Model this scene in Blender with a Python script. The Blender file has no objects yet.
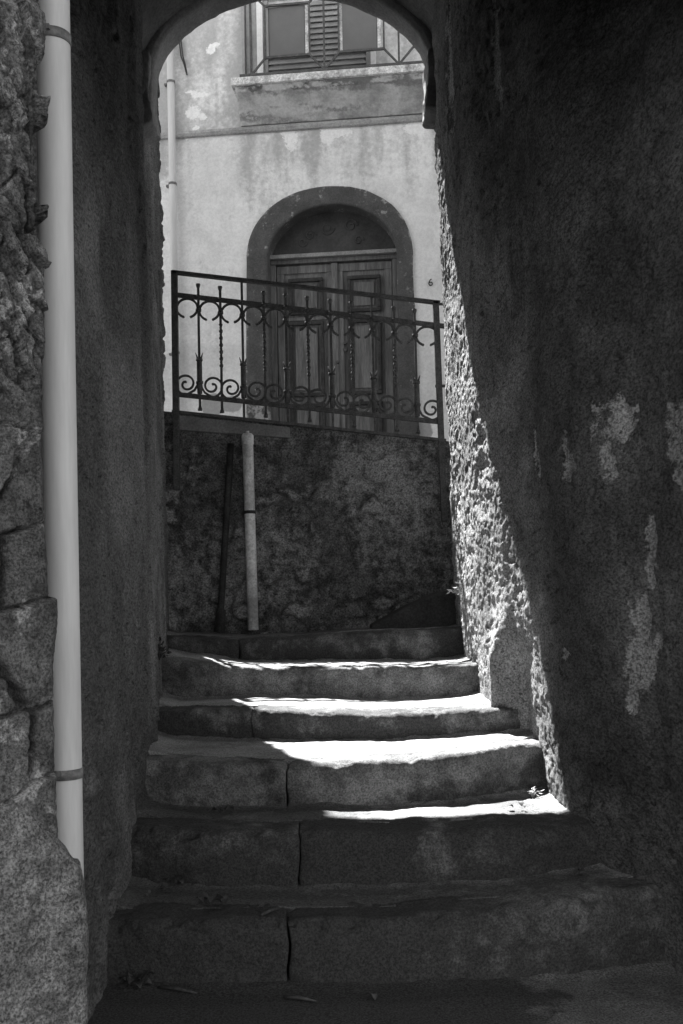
import bpy, bmesh, math, random
import numpy as np
from mathutils import Vector, Matrix

random.seed(7)
RNG = np.random.default_rng(11)
SC = bpy.context.scene
COL = SC.collection
rad = math.radians

# ------------------------------------------------------------------ camera maths
H = 1.332                    # eye height above the lowest paving
F = 1000.0                   # focal length in pixels (35 mm lens)
PX0, PY0 = 341.5, 600.0      # principal point of the shifted lens
ROLL = rad(1.0)
CR, SR = math.cos(ROLL), math.sin(ROLL)


def ray(px, py):
    dx, dy = px - PX0, PY0 - py
    return (dx * CR + dy * SR) / F, (-dx * SR + dy * CR) / F


def P(px, py, Y):
    a, b = ray(px, py)
    return np.array([a * Y, Y, H + b * Y])


# ------------------------------------------------------------------ noise
PERM = np.random.default_rng(5).permutation(256).astype(np.int64)
GR = np.random.default_rng(6).normal(size=(256, 3))
GR /= np.linalg.norm(GR, axis=1)[:, None]


def pnoise(p):
    i = np.floor(p).astype(np.int64)
    f = p - i
    u = f * f * f * (f * (f * 6 - 15) + 10)
    out = 0
    for a in (0, 1):
        wa = u[:, 0] if a else 1 - u[:, 0]
        h0 = PERM[(i[:, 0] + a) & 255]
        for b in (0, 1):
            wb = u[:, 1] if b else 1 - u[:, 1]
            h1 = PERM[(h0 + i[:, 1] + b) & 255]
            for c in (0, 1):
                wc = u[:, 2] if c else 1 - u[:, 2]
                g = GR[PERM[(h1 + i[:, 2] + c) & 255]]
                d = g[:, 0] * (f[:, 0] - a) + g[:, 1] * (f[:, 1] - b) + g[:, 2] * (f[:, 2] - c)
                out = out + wa * wb * wc * d
    return out * 1.5


def fbm(p, scale=1.0, octv=4, gain=0.5, seed=0.0, lac=2.03):
    p = np.asarray(p, float)
    q = p * np.asarray(scale, float) + seed * np.array([17.3, 9.1, 5.7])
    s, a, t = 0, 1.0, 0
    for _ in range(octv):
        s = s + a * pnoise(q)
        t += a
        q = q * lac + 3.7
        a *= gain
    return s / t


def ridged(p, scale=1.0, octv=3, seed=0.0):
    p = np.asarray(p, float)
    q = p * np.asarray(scale, float) + seed * np.array([11.3, 19.1, 3.7])
    s, a, t = 0, 1.0, 0
    for _ in range(octv):
        s = s + a * (1 - 2 * np.abs(pnoise(q)))
        t += a
        q = q * 2.1 + 1.7
        a *= 0.5
    return s / t


def worley(x, y, seed=0, jitter=0.9):
    """cells on a unit lattice: F1, F2, id hash (0..1) and the offset from the nearest centre"""
    ix, iy = np.floor(x).astype(np.int64), np.floor(y).astype(np.int64)
    f1 = np.full(x.shape, 9.0)
    f2 = f1.copy()
    idh = np.zeros(x.shape)
    ox = np.zeros(x.shape)
    oy = np.zeros(x.shape)
    for a in (-1, 0, 1):
        for b in (-1, 0, 1):
            cx, cy = ix + a, iy + b
            h = PERM[(PERM[(cx + seed) & 255] + cy) & 255]
            jx = 0.5 + jitter * (PERM[(h + 31) & 255] / 255.0 - 0.5)
            jy = 0.5 + jitter * (PERM[(h + 97) & 255] / 255.0 - 0.5)
            dx, dy = x - (cx + jx), y - (cy + jy)
            d = np.sqrt(dx * dx + dy * dy)
            nearer = d < f1
            f2 = np.where(nearer, f1, np.minimum(f2, d))
            idh = np.where(nearer, PERM[(h + 7) & 255] / 255.0, idh)
            ox = np.where(nearer, dx, ox)
            oy = np.where(nearer, dy, oy)
            f1 = np.minimum(f1, d)
    return f1, f2, idh, ox, oy


def sstep(a, b, x):
    t = np.clip((x - a) / (b - a), 0, 1)
    return t * t * (3 - 2 * t)


# ------------------------------------------------------------------ objects
WL = {}


def tag(o, label=None, cat=None, group=None, kind=None):
    for k, v in (('label', label), ('category', cat), ('group', group), ('kind', kind)):
        if v:
            o[k] = v
    return o


def thing(name, label, cat, loc=(0, 0, 0), group=None):
    o = bpy.data.objects.new(name, None)
    o.empty_display_size = 0.1
    COL.objects.link(o)
    o.location = loc
    WL[o.name] = np.array(loc, float)
    return tag(o, label, cat, group)


def link_mesh(name, me, mat, parent=None, smooth=False, loc=None):
    o = bpy.data.objects.new(name, me)
    COL.objects.link(o)
    base = np.zeros(3)
    if parent is not None:
        o.parent = parent
        base = WL[parent.name]
    elif loc is not None:
        base = np.array(loc, float)
        o.location = loc
    if np.any(base):
        me.transform(Matrix.Translation(Vector(-base)))
    WL[o.name] = base
    if mat:
        me.materials.append(mat)
    if smooth:
        me.shade_smooth()
    me.update()
    return o


class MB:
    def __init__(self):
        self.v, self.f, self.sm = [], [], []

    def add(self, vs, fs, smooth=False):
        n = len(self.v)
        self.v += [tuple(map(float, q)) for q in vs]
        self.f += [tuple(i + n for i in q) for q in fs]
        self.sm += [smooth] * len(fs)
        return self

    def hexa(self, p):           # 8 points: bottom 0-3, top 4-7
        return self.add(p, [(3, 2, 1, 0), (4, 5, 6, 7), (0, 1, 5, 4), (1, 2, 6, 5), (2, 3, 7, 6), (3, 0, 4, 7)])

    def box(self, lo, hi):
        x0, y0, z0 = lo
        x1, y1, z1 = hi
        return self.hexa([(x0, y0, z0), (x1, y0, z0), (x1, y1, z0), (x0, y1, z0),
                          (x0, y0, z1), (x1, y0, z1), (x1, y1, z1), (x0, y1, z1)])

    def bar(self, a, b, w, d, up=(0, -1, 0)):
        """rectangular bar a-b; d along `up`, w across"""
        a, b = np.array(a, float), np.array(b, float)
        t = (b - a) / np.linalg.norm(b - a)
        u = np.array(up, float)
        u = u - t * u.dot(t)
        u /= np.linalg.norm(u)
        s = np.cross(t, u)
        pts = []
        for e in (a, b):
            for i, j in ((-1, -1), (1, -1), (1, 1), (-1, 1)):
                pts.append(e + s * i * w / 2 + u * j * d / 2)
        return self.hexa(pts)

    def tube(self, path, r, seg=8, squash=None, caps=True):
        path = [np.array(q, float) for q in path]
        n = len(path)
        rs = r if hasattr(r, '__len__') else [r] * n
        vs, fs = [], []
        prev = None
        for i, q in enumerate(path):
            t = path[min(i + 1, n - 1)] - path[max(i - 1, 0)]
            t = t / (np.linalg.norm(t) + 1e-9)
            if prev is None:
                h = np.array([0, 1.0, 0]) if abs(t[1]) < 0.9 else np.array([1.0, 0, 0])
                u = h - t * h.dot(t)
            else:
                u = prev - t * prev.dot(t)
            u /= np.linalg.norm(u)
            prev = u
            w = np.cross(t, u)
            for k in range(seg):
                an = 2 * math.pi * k / seg
                vs.append(q + rs[i] * (math.cos(an) * u + math.sin(an) * w))
        for i in range(n - 1):
            for k in range(seg):
                k2 = (k + 1) % seg
                fs.append((i * seg + k, i * seg + k2, (i + 1) * seg + k2, (i + 1) * seg + k))
        self.add(vs, fs, True)
        if caps:
            m = len(self.v) - len(vs)
            self.f.append(tuple(m + k for k in reversed(range(seg))))
            self.f.append(tuple(m + (n - 1) * seg + k for k in range(seg)))
            self.sm += [False, False]
        return self

    def build(self, name, mat, parent=None, loc=None, bevel=0.0):
        me = bpy.data.meshes.new(name)
        me.from_pydata(self.v, [], self.f)
        me.polygons.foreach_set('use_smooth', self.sm)
        bm = bmesh.new()
        bm.from_mesh(me)
        bmesh.ops.recalc_face_normals(bm, faces=bm.faces)
        if bevel:
            es = [e for e in bm.edges if len(e.link_faces) == 2 and e.calc_face_angle(0) > 0.6]
            bmesh.ops.bevel(bm, geom=es, offset=bevel, segments=2, affect='EDGES', profile=0.6)
        bm.to_mesh(me)
        bm.free()
        return link_mesh(name, me, mat, parent, loc=loc)


def grid_mesh(name, V, mat, parent=None, attrs=None, back=None, keep=None, smooth=True, loc=None):
    """V: (n, m, 3) points. back: vector or function of the rim giving the solid's back rim (closed with one face)."""
    n, m, _ = V.shape
    idx = np.arange(n * m).reshape(n, m)
    q = np.stack([idx[:-1, :-1], idx[1:, :-1], idx[1:, 1:], idx[:-1, 1:]], -1).reshape(-1, 4)
    if keep is not None:
        q = q[keep.reshape(-1)]
    verts = V.reshape(-1, 3)
    extra = None
    rimf = []
    if back is not None:
        rim = np.concatenate([idx[0, :-1], idx[:-1, -1], idx[-1, :0:-1], idx[:0:-1, 0]])
        rv = verts[rim]
        bv = back(rv) if callable(back) else rv + np.array(back, float)
        k = len(rim)
        base = n * m
        verts = np.concatenate([verts, bv])
        a = np.arange(k)
        b = (a + 1) % k
        rimf = np.stack([rim[a], rim[b], base + b, base + a], -1)
        q = np.concatenate([q, rimf])
        extra = list(range(base, base + k))
    me = bpy.data.meshes.new(name)
    nf = len(q)
    nl = nf * 4 + (len(extra) if extra else 0)
    me.vertices.add(len(verts))
    me.vertices.foreach_set('co', verts.astype(np.float32).ravel())
    me.loops.add(nl)
    lv = q.ravel().astype(np.int32)
    starts = np.arange(nf) * 4
    if extra:
        lv = np.concatenate([lv, np.array(extra, np.int32)])
        starts = np.append(starts, nf * 4)
    me.loops.foreach_set('vertex_index', lv)
    me.polygons.add(len(starts))
    me.polygons.foreach_set('loop_start', starts.astype(np.int32))
    if smooth:
        s = np.ones(len(starts), bool)
        s[(n - 1) * (m - 1) if keep is None else nf:] = False
        me.polygons.foreach_set('use_smooth', s)
    me.update(calc_edges=True)
    me.validate()
    for k_, arr in (attrs or {}).items():
        at = me.attributes.new(k_, 'FLOAT', 'POINT')
        full = np.zeros(len(me.vertices), np.float32)
        full[:n * m] = arr.reshape(-1)
        at.data.foreach_set('value', full)
    return link_mesh(name, me, mat, parent, loc=loc)


def normals_of(V):
    du = np.gradient(V, axis=0)
    dv = np.gradient(V, axis=1)
    nn = np.cross(du, dv)
    return nn / (np.linalg.norm(nn, axis=2, keepdims=True) + 1e-12)


def roughen(o, cuts, amp, seed, freq=9):
    bm = bmesh.new()
    bm.from_mesh(o.data)
    bmesh.ops.triangulate(bm, faces=bm.faces)
    for _ in range(cuts):
        bmesh.ops.subdivide_edges(bm, edges=[e for e in bm.edges if e.calc_length() > .03], cuts=1)
        bmesh.ops.triangulate(bm, faces=[f for f in bm.faces if len(f.verts) > 3])
    bm.normal_update()
    co_ = np.array([v.co[:] for v in bm.verts])
    nn_ = np.array([v.normal[:] for v in bm.verts])
    co_ = co_ + nn_ * (amp * fbm(co_, freq, 4, .6, seed))[:, None]
    for v, q in zip(bm.verts, co_):
        v.co = q
    for f in bm.faces:
        f.smooth = True
    bm.to_mesh(o.data)
    bm.free()


# ------------------------------------------------------------------ materials
def mat(name, c1, c2=None, s1=3.0, fine=60.0, fine_amt=0.25, rough=0.9, spec=0.25, bump=0.0, bump_scale=150.0,
        patches=(), metal=0.0, stretch=None, contrast=(0.35, 0.65), cav=None, pits=0.0, pit_scale=48.0):
    m = bpy.data.materials.new(name)
    m.use_nodes = True
    nt = m.node_tree
    N, L = nt.nodes, nt.links
    b = N['Principled BSDF']
    b.inputs['Roughness'].default_value = rough
    b.inputs['Specular IOR Level'].default_value = spec
    b.inputs['Metallic'].default_value = metal
    c2 = c1 if c2 is None else c2
    tc = N.new('ShaderNodeTexCoord')
    vec = tc.outputs['Object']
    if stretch:
        mp = N.new('ShaderNodeMapping')
        mp.inputs['Scale'].default_value = stretch
        L.new(vec, mp.inputs[0])
        vec = mp.outputs[0]

    def noise(sc, det, rgh=0.6, v=None):
        n = N.new('ShaderNodeTexNoise')
        n.inputs['Scale'].default_value = sc
        n.inputs['Detail'].default_value = det
        n.inputs['Roughness'].default_value = rgh
        L.new(v or vec, n.inputs['Vector'])
        return n.outputs['Fac']

    def maprange(x, a, c, d, e):
        r = N.new('ShaderNodeMapRange')
        r.interpolation_type = 'SMOOTHSTEP'
        for i, q in zip((1, 2, 3, 4), (a, c, d, e)):
            r.inputs[i].default_value = q
        L.new(x, r.inputs[0])
        return r.outputs[0]

    def math_(op, x, y):
        q = N.new('ShaderNodeMath')
        q.operation = op
        for i, z in enumerate((x, y)):
            if isinstance(z, (int, float)):
                q.inputs[i].default_value = z
            else:
                L.new(z, q.inputs[i])
        return q.outputs[0]

    def mixf(f, x, y):
        q = N.new('ShaderNodeMix')
        q.data_type = 'FLOAT'
        L.new(f, q.inputs[0])
        for i, z in ((2, x), (3, y)):
            if isinstance(z, (int, float)):
                q.inputs[i].default_value = z
            else:
                L.new(z, q.inputs[i])
        return q.outputs[0]

    val = maprange(noise(s1, 7, 0.65), contrast[0], contrast[1], c1, c2)
    for at, col, k, *soft in patches:      # at: vertex attribute holding the mark's own shape, col: its colour
        a = N.new('ShaderNodeAttribute')
        a.attribute_name = at
        ns = math_('MULTIPLY', math_('SUBTRACT', noise(soft[1] if len(soft) > 1 else 14.0, 6, 0.7), 0.5), k)
        sw = soft[0] if soft else 0.08
        f = maprange(math_('ADD', a.outputs['Fac'], ns), 0.5 - sw, 0.5 + sw, 0.0, 1.0)
        val = mixf(f, val, col)
    if cav:                          # stones' own colour; on the right wall also its painted sunlight
        a = N.new('ShaderNodeAttribute')
        a.attribute_name = cav
        val = math_('MULTIPLY', val, a.outputs['Fac'])
    if fine_amt:
        fn = maprange(noise(fine, 4, 0.75), 0.34, 0.66, 1 - fine_amt, 1 + fine_amt)
        val = math_('MULTIPLY', val, fn)
    if pits:                         # dark spots: the shade in small holes, put into the colour
        val = math_('MULTIPLY', val, maprange(noise(pit_scale, 3, 0.6), 0.60, 0.68, 1.0, 1.0 - pits))
    cc = N.new('ShaderNodeCombineColor')
    for i in range(3):
        L.new(val, cc.inputs[i])
    L.new(cc.outputs[0], b.inputs['Base Color'])
    if bump:
        bp = N.new('ShaderNodeBump')
        bp.inputs['Strength'].default_value = min(1.0, bump)
        bp.inputs['Distance'].default_value = 0.01
        L.new(noise(bump_scale, 6, 0.7), bp.inputs['Height'])
        L.new(bp.outputs[0], b.inputs['Normal'])
    return m


M = {}
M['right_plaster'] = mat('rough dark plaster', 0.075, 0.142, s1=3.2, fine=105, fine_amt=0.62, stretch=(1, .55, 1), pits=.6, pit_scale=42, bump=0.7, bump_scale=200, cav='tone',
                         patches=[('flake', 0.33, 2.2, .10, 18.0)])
M['left_plaster'] = mat('weathered grey plaster', 0.11, 0.20, s1=2.5, fine=100, fine_amt=0.55, stretch=(1, .55, 1), pits=.6, pit_scale=40, bump=0.8, bump_scale=190,
                        patches=[('bare', 0.085, 1.2, .35)])
M['rubble'] = mat('rubble stone', 0.07, 0.15, s1=16, fine=170, fine_amt=0.6, pits=.6, pit_scale=70, bump=0.8, bump_scale=150,
                  patches=[('mortar', 0.27, 1.2, .2)], cav='tone')
M['plinth'] = mat('rough cast render', 0.12, 0.27, s1=18, fine=150, fine_amt=0.7, bump=1.0, bump_scale=170, pits=.65, pit_scale=75)
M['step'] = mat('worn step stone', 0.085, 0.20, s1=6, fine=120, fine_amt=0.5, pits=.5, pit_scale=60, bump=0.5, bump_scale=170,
                patches=[('wet_shade', 0.045, 0.9, .25)])
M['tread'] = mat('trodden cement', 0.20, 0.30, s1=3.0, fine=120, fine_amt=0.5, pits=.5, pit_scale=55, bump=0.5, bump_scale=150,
                 patches=[('wet_shade', 0.09, 0.9, .22)])
M['ground'] = mat('cement paving', 0.09, 0.15, s1=3.5, fine=130, fine_amt=0.6, pits=.5, pit_scale=60, bump=0.5, bump_scale=150,
                  patches=[('wet_shade', 0.05, 0.5)])
M['retaining'] = mat('damp rubble and render', 0.055, 0.14, s1=7, fine=75, fine_amt=0.6, pits=.6, pit_scale=30, bump=0.7, bump_scale=90,
                     patches=[('pale', 0.27, 1.5, .28)])
M['coping'] = mat('coping cement', 0.16, 0.24, s1=4, fine=60, fine_amt=0.2, bump=0.3)
M['dark_cement'] = mat('dark smooth cement', 0.045, 0.075, s1=4, fine=60, fine_amt=0.3, bump=0.4)
M['facade'] = mat('faded limewash', 0.62, 0.80, s1=1.3, fine=26, fine_amt=0.08, bump=0.12, bump_scale=40,
                  patches=[('stain', 0.42, 1.0, .30), ('fresh', 0.82, 1.9, .12, 30.0), ('cement', 0.36, 0.4)], contrast=(0.3, 0.62))
M['surround'] = mat('dark painted surround', 0.07, 0.10, s1=4, fine=50, fine_amt=0.2, bump=0.25, bump_scale=60,
                    patches=[('worn', 0.3, 1.0)])
M['door'] = mat('weathered door wood', 0.10, 0.19, s1=2.2, fine=14, fine_amt=0.22, rough=0.6, stretch=(9, 9, 0.7), bump=0.15)
M['moulding'] = mat('moulding groove shade', 0.03, 0.055, s1=5, fine=40, fine_amt=0.3, rough=0.6)  # groove shade around the door panels, put into a darker colour
M['fanlight'] = mat('dark fanlight panel', 0.05, 0.075, s1=4, fine=30, fine_amt=0.15, rough=0.7)
M['doortrim'] = mat('transom paint', 0.20, 0.28, s1=4, rough=0.6)
M['iron'] = mat('painted iron', 0.075, 0.115, s1=20, fine=120, fine_amt=0.3, rough=1.0, spec=0.0)
M['iron_dark'] = mat('rusty dark iron', 0.022, 0.05, s1=12, fine=90, fine_amt=0.35, rough=0.75)
M['pvc'] = mat('grey white pipe', 0.50, 0.58, s1=2.2, fine=9, fine_amt=0.05, rough=0.5, spec=0.35, stretch=(3, 3, .35), patches=[('scuff', .16, .5, .10, 60.0)])
M['pvc_old'] = mat('dirty pale pipe', 0.46, 0.80, s1=7, fine=60, fine_amt=0.2, rough=0.6)
M['bracket'] = mat('galvanised bracket', 0.12, 0.2, s1=20, rough=0.55, metal=0.0)
M['arch'] = mat('arch render', 0.15, 0.22, s1=3, fine=50, fine_amt=0.2, bump=0.4, bump_scale=80)
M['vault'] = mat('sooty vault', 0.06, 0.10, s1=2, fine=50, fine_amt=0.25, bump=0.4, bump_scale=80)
M['shade_roof'] = mat('old roof tiles', 0.16, 0.26, s1=6, fine=40, fine_amt=0.3)
M['balcony'] = mat('peeling balcony plaster', 0.32, 0.56, s1=3.2, fine=30, fine_amt=0.12, bump=0.2,
                   patches=[('grime', 0.09, 1.8, .15), ('smear', 0.22, 1.3, .2), ('lime', 0.58, 1.2, .15)])
M['slab'] = mat('pale slab edge', 0.25, 0.62, s1=8, fine=40, fine_amt=0.3, contrast=(.3, .6))
M['trim'] = mat('string course plaster', 0.26, 0.38, s1=4, fine=40, fine_amt=0.2)
M['shutter'] = mat('shutter paint', 0.25, 0.34, s1=4, fine=30, fine_amt=0.08, rough=0.6)
M['white'] = mat('white frame paint', 0.70, 0.78, s1=4, fine=30, fine_amt=0.06, rough=0.6)
M['greypanel'] = mat('grey cloth', 0.13, 0.15, s1=2, fine=200, fine_amt=0.06, rough=0.9)
M['leaf'] = mat('weed leaf', 0.35, 0.5, s1=30, fine_amt=0.1, rough=0.6)
M['dry'] = mat('dead leaf', 0.035, 0.08, s1=40, fine_amt=0.2, rough=0.8)
M['cable'] = mat('black cable', 0.05, 0.05)
M['ink'] = mat('number paint', 0.03, 0.04)

# ------------------------------------------------------------------ walls of the passage
RWY = np.array([2.0, 2.7, 3.2, 3.6, 3.9, 4.15, 4.5, 4.85, 5.13, 5.5, 6.0, 6.5, 6.9, 7.1])
RWX = np.array([1.30, 1.28, 1.20, 1.13, .99, .925, .915, .88, .83, .80, .785, .79, .81, .83])
LWY = np.array([2.0, 3.5, 3.9, 4.4, 5.1, 5.9, 6.9, 7.75])
LWX = np.array([-.80, -.835, -.855, -.87, -.955, -1.07, -1.20, -1.36])


def right_x(Y, Z):
    return np.interp(Y, RWY, RWX) - 0.028 * (Z - 0.8)


def left_x(Y, Z):
    return np.interp(Y, LWY, LWX)


def on_right(px, py):
    a, b = ray(px, py)
    Y = 5.0
    for _ in range(40):
        Z = H + b * Y
        Y = 0.5 * Y + 0.5 * float(right_x(np.array(Y), Z)) / a
    return Y, H + b * Y


def smooth_interp(y, ys, xs):
    return np.interp(y, ys, xs)


# --- right wall
Yf = np.arange(3.15, 7.03, 0.0105)
Yg = np.concatenate([np.linspace(2.75, 3.1, 12), Yf])
Zf = np.concatenate([np.arange(-0.12, 5.2, 0.0078), np.linspace(5.25, 6.1, 14)])
yy, zz = np.meshgrid(Yg, Zf, indexing='ij')
# soften the plan's corners
ker = np.hanning(9)
ker /= ker.sum()
fy = np.linspace(-4.5, 8.5, 1301)
fx = np.interp(fy, RWY, RWX)
fx = np.convolve(np.pad(fx, 15, 'edge'), np.hanning(31) / np.hanning(31).sum(), 'valid')
bx = np.interp(yy, fy, fx) - 0.028 * (zz - 0.8)
pt = np.stack([bx, yy, zz], -1).reshape(-1, 3)
nearfar = sstep(5.0, 6.6, yy.ravel())
lump = fbm(pt, (2, 2.2, 1.5), 3, 0.5, 1)
mid = fbm(pt, (8, 6, 7.5), 4, 0.55, 2)
fin = fbm(pt, (38, 21, 38), 5, 0.82, 3)
rag = ridged(pt, (9, 8, 9), 4, 4)
rough_zone = np.clip(0.5 + 0.9 * fbm(pt, 1.3, 2, 0.5, 9), 0.15, 1)
d = 0.022 * lump + 0.016 * mid * (0.5 + rough_zone) + 0.0085 * fin * (0.6 + 0.8 * rough_zone) + 0.012 * (rag - 0.35) * rough_zone
pit = np.clip(fbm(pt, (20, 15, 22), 3, .6, 8) - .16, 0, 1)
d = d - (0.05 - .02 * nearfar) * pit + 0.006 * fbm(pt, (22, 60, 18), 3, .65, 7) * nearfar
d = d * (1.0 + 0.10 * nearfar)
# plaster fillets above the nosings (a smooth rendered buttress by the fourth step)
low = sstep(1.32, .98, zz.ravel() - .10 * fbm(pt, 5, 3, .5, 10))
but = np.exp(-((yy.ravel() - 5.05) / .09) ** 2) * low
jog = np.interp(yy.ravel(), [4.5, 4.97, 5.09, 5.35, 5.8], [0, -.055, .085, .03, 0]) * low
d = d * (1 - 0.75 * but) + jog
flake = np.zeros(len(pt))
FL = [(535.5, 443, .022, .10, 0), (541, 474, .022, .085, 0), (565, 445, .018, .07, 0), (569, 465, .035, .08, 0), (610, 425, .085, .10, 0), (607, 458, .03, .09, 0), (677, 438, .06, .12, 0), (681, 465, .04, .08, 0),
      (652, 540, .022, .10, 0), (652, 572, .032, .06, 0), (641, 618, .035, .11, 0), (640, 660, .06, .13, 0), (632, 692, .02, .08, 0), (659, 640, .02, .05, 0), (451, 70, .09, .42, 0), (497, 60, .05, .3, 0), (562, 655, .04, .03, 0)]
for px, py, ry, rz, _ in FL:
    y0, z0 = on_right(px, py)
    q = ((yy.ravel() - y0) / (ry * 1.5)) ** 2 + ((zz.ravel() - z0) / rz) ** 2
    flake = np.maximum(flake, .86 - 0.40 * q)
flake = flake + (1.1 * fbm(pt, (12, 12, 5), 5, 0.66, 21) - 0.06) * (flake > 0)
flake = np.clip(flake, 0, 1)
fm = sstep(0.42, 0.58, flake)
d = d * (1 - 0.45 * fm) - 0.008 * fm
V = np.stack([bx - d.reshape(yy.shape), yy, zz], -1)


def back_right(rv):
    r = rv.copy()
    r[:, 0] = 1.75
    return r


rw = thing('plastered_wall', 'tall dark roughcast wall with pale flaked patches and a sunlit ragged edge', 'wall', (1.2, 5, 0))
rtone = .84 + 1.55 * sstep(4.1, 5.3, yy.ravel() + .5 * fbm(pt, 1.7, 4, .6, 22)) * sstep(4.4, 2.0, zz.ravel() + .9 * fbm(pt, 1.2, 3, .6, 23)) + .35 * fbm(pt, (1.6, 1.6, .8), 4, .6, 24)  # random tone, plus plaster painted paler where the sun falls
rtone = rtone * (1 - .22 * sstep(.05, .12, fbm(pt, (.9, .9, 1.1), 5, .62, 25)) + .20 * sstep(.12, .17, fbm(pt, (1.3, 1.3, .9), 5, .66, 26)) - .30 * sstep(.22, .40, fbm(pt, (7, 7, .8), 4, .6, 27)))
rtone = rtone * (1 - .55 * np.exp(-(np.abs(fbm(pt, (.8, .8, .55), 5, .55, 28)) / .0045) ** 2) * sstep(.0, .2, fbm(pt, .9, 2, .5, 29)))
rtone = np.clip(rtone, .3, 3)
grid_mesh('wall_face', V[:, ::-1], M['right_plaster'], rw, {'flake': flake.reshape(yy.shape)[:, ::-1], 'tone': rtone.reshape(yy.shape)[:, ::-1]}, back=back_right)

# --- left wall (behind the foreground drainpipe)
Yl = np.concatenate([np.linspace(2.28, 2.7, 12), np.arange(2.75, 7.76, 0.0135)])
Zl = np.concatenate([np.arange(-0.12, 5.3, 0.0088), np.linspace(5.35, 6.1, 12)])
yy, zz = np.meshgrid(Yl, Zl, indexing='ij')
fx = np.interp(fy, LWY, LWX)
fx = np.convolve(np.pad(fx, 20, 'edge'), np.hanning(41) / np.hanning(41).sum(), 'valid')
bx = np.interp(yy, fy, fx)
bt_ = np.interp(yy, [2, 5.0, 6.0, 6.75, 7.05, 7.75], [-.80, -.95, -1.16, -1.30, -1.30, -1.34])
hb = sstep(2.0, 4.4, zz)
bx = bx * (1 - hb) + bt_ * hb
pt = np.stack([bx, yy, zz], -1).reshape(-1, 3)
lump = fbm(pt, (2, 2, 1.3), 3, 0.5, 31)
mid = fbm(pt, (7, 8, 6), 4, 0.55, 32)
fin = fbm(pt, (36, 22, 36), 5, 0.82, 33)
baref = 0.5 + 1.5 * fbm(pt, (1.2, 1.6, 0.8), 3, 0.5, 34) + sstep(1.6, 0.9, zz.ravel()) * 0.2 + sstep(6.6, 7.3, yy.ravel()) * 0.25 \
    + 0.35 * np.exp(-((yy.ravel() - 6.72) / 0.10) ** 2) * sstep(4.6, 4.0, zz.ravel())
baref = np.clip(baref, 0, 1)
f1, f2, idh, ox, oy = worley(yy.ravel() / 0.22 + 0.4 * mid, zz.ravel() / 0.13 + 0.4 * lump, 3)
stone = sstep(0.02, 0.25, f2 - f1) * (0.6 + 0.8 * idh)
bm_ = sstep(0.45, 0.7, baref)
pits = np.clip(fbm(pt, (16, 16, 10), 3, .6, 35) - .22, 0, 1)
d = 0.022 * lump + 0.015 * mid + 0.0075 * fin + bm_ * (0.010 * stone * (.4 + idh) - 0.010 + .012 * mid) - .035 * pits
d = d - .03 * np.clip(fbm(pt, (26, 13, 20), 3, .6, 36) - .22, 0, 1)
V = np.stack([bx + d.reshape(yy.shape), yy, zz], -1)


def back_left(rv):
    r = rv.copy()
    r[:, 0] = -2.0
    return r


lw = thing('plastered_wall', 'grey patchy plaster wall behind the tall white drainpipe, running back to the arch', 'wall', (-1.1, 5, 0))
grid_mesh('wall_face', V, M['left_plaster'], lw, {'bare': baref.reshape(yy.shape)}, back=back_left)

# --- foreground rubble wall: its face looks towards the viewer and ends in a ragged corner by the drainpipe
FD = np.array([-.75, -.66, 0.0])
FNR = np.array([.66, -.75, 0.0])
FC = np.array([-.617, 2.13, 0.0])
tR = np.concatenate([np.arange(0, .26, 0.0030), np.arange(.26, .95, .0075), np.linspace(1.0, 3.4, 60)])[::-1]
Zr = np.concatenate([np.arange(-0.1, 2.85, 0.0040), np.linspace(2.9, 5.5, 50)])
tt_, zz = np.meshgrid(tR, Zr, indexing='ij')
t_, z_ = tt_.ravel(), zz.ravel()
pt = np.stack([t_, np.zeros(t_.shape), z_], -1)
w1, w2 = fbm(pt, 5, 3, 0.5, 41), fbm(pt, 5, 3, 0.5, 42)
w3, w4 = fbm(pt, 18, 4, .6, 46), fbm(pt, 18, 4, .6, 48)
c, s = math.cos(rad(22)), math.sin(rad(22))
ty, tz = (t_ * c - z_ * s) + 0.03 * w1 + .016 * w3, (t_ * s + z_ * c) + 0.05 * w2 + .024 * w4
f1, f2, idh, ox, oy = worley(ty / 0.034, tz / 0.095, 5, 1.0)
gap = f2 - f1
g1, g2, idg, gx, gy = worley(ty / 0.016 + 3 + .3 * w3, tz / 0.040, 8)
ggap = g2 - g1
small = sstep(0.0, 0.14, gap) * (.3 + .8 * idh) + (idh - .4) * 1.6 * ox + (.55 - idg) * .9 * oy + .30 * sstep(0, .16, ggap) * idg
h1, h2, idk, hx, hy = worley(t_ / 0.42 + .05 * w1 + .05 * w3 + .8, z_ / 0.19 + .10 * w2 + .05 * w4 + .12 * t_ / .1, 22, 0.45)
bgap = h2 - h1
big = sstep(0.0, 0.05, bgap) * (0.45 + .6 * idk) + (idk - .5) * .8 * hx - .5 * (idh - .5) * hy + .10 * sstep(0, .12, gap) * (idh - .3)
k = sstep(1.70, 1.86, z_ + 0.10 * w2 + .1 * w1)
chips = ridged(pt, (22, 22, 16), 4, 47)
fin = fbm(pt, 38, 5, 0.7, 43)
d = k * (0.030 * small - 0.012) + (1 - k) * (0.026 * big - 0.012) + (0.0035 - .001 * (1 - k)) * fin + 0.010 * w1 + (0.003 + .002 * k) * (chips - .4)
d = d - k * .013 * (1 - sstep(0, .08, gap)) * sstep(-.25, .25, w2) - (1 - k) * .026 * (1 - sstep(0, .05, bgap)) * sstep(-.12, .22, w2 + .3 * w3) - .012 * np.clip(fbm(pt, 50, 3, .6, 49) - .2, 0, 1)
lump_m = sstep(0.06, 0.28, fbm(pt, (11, 11, 6), 4, .65, 45))
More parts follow.
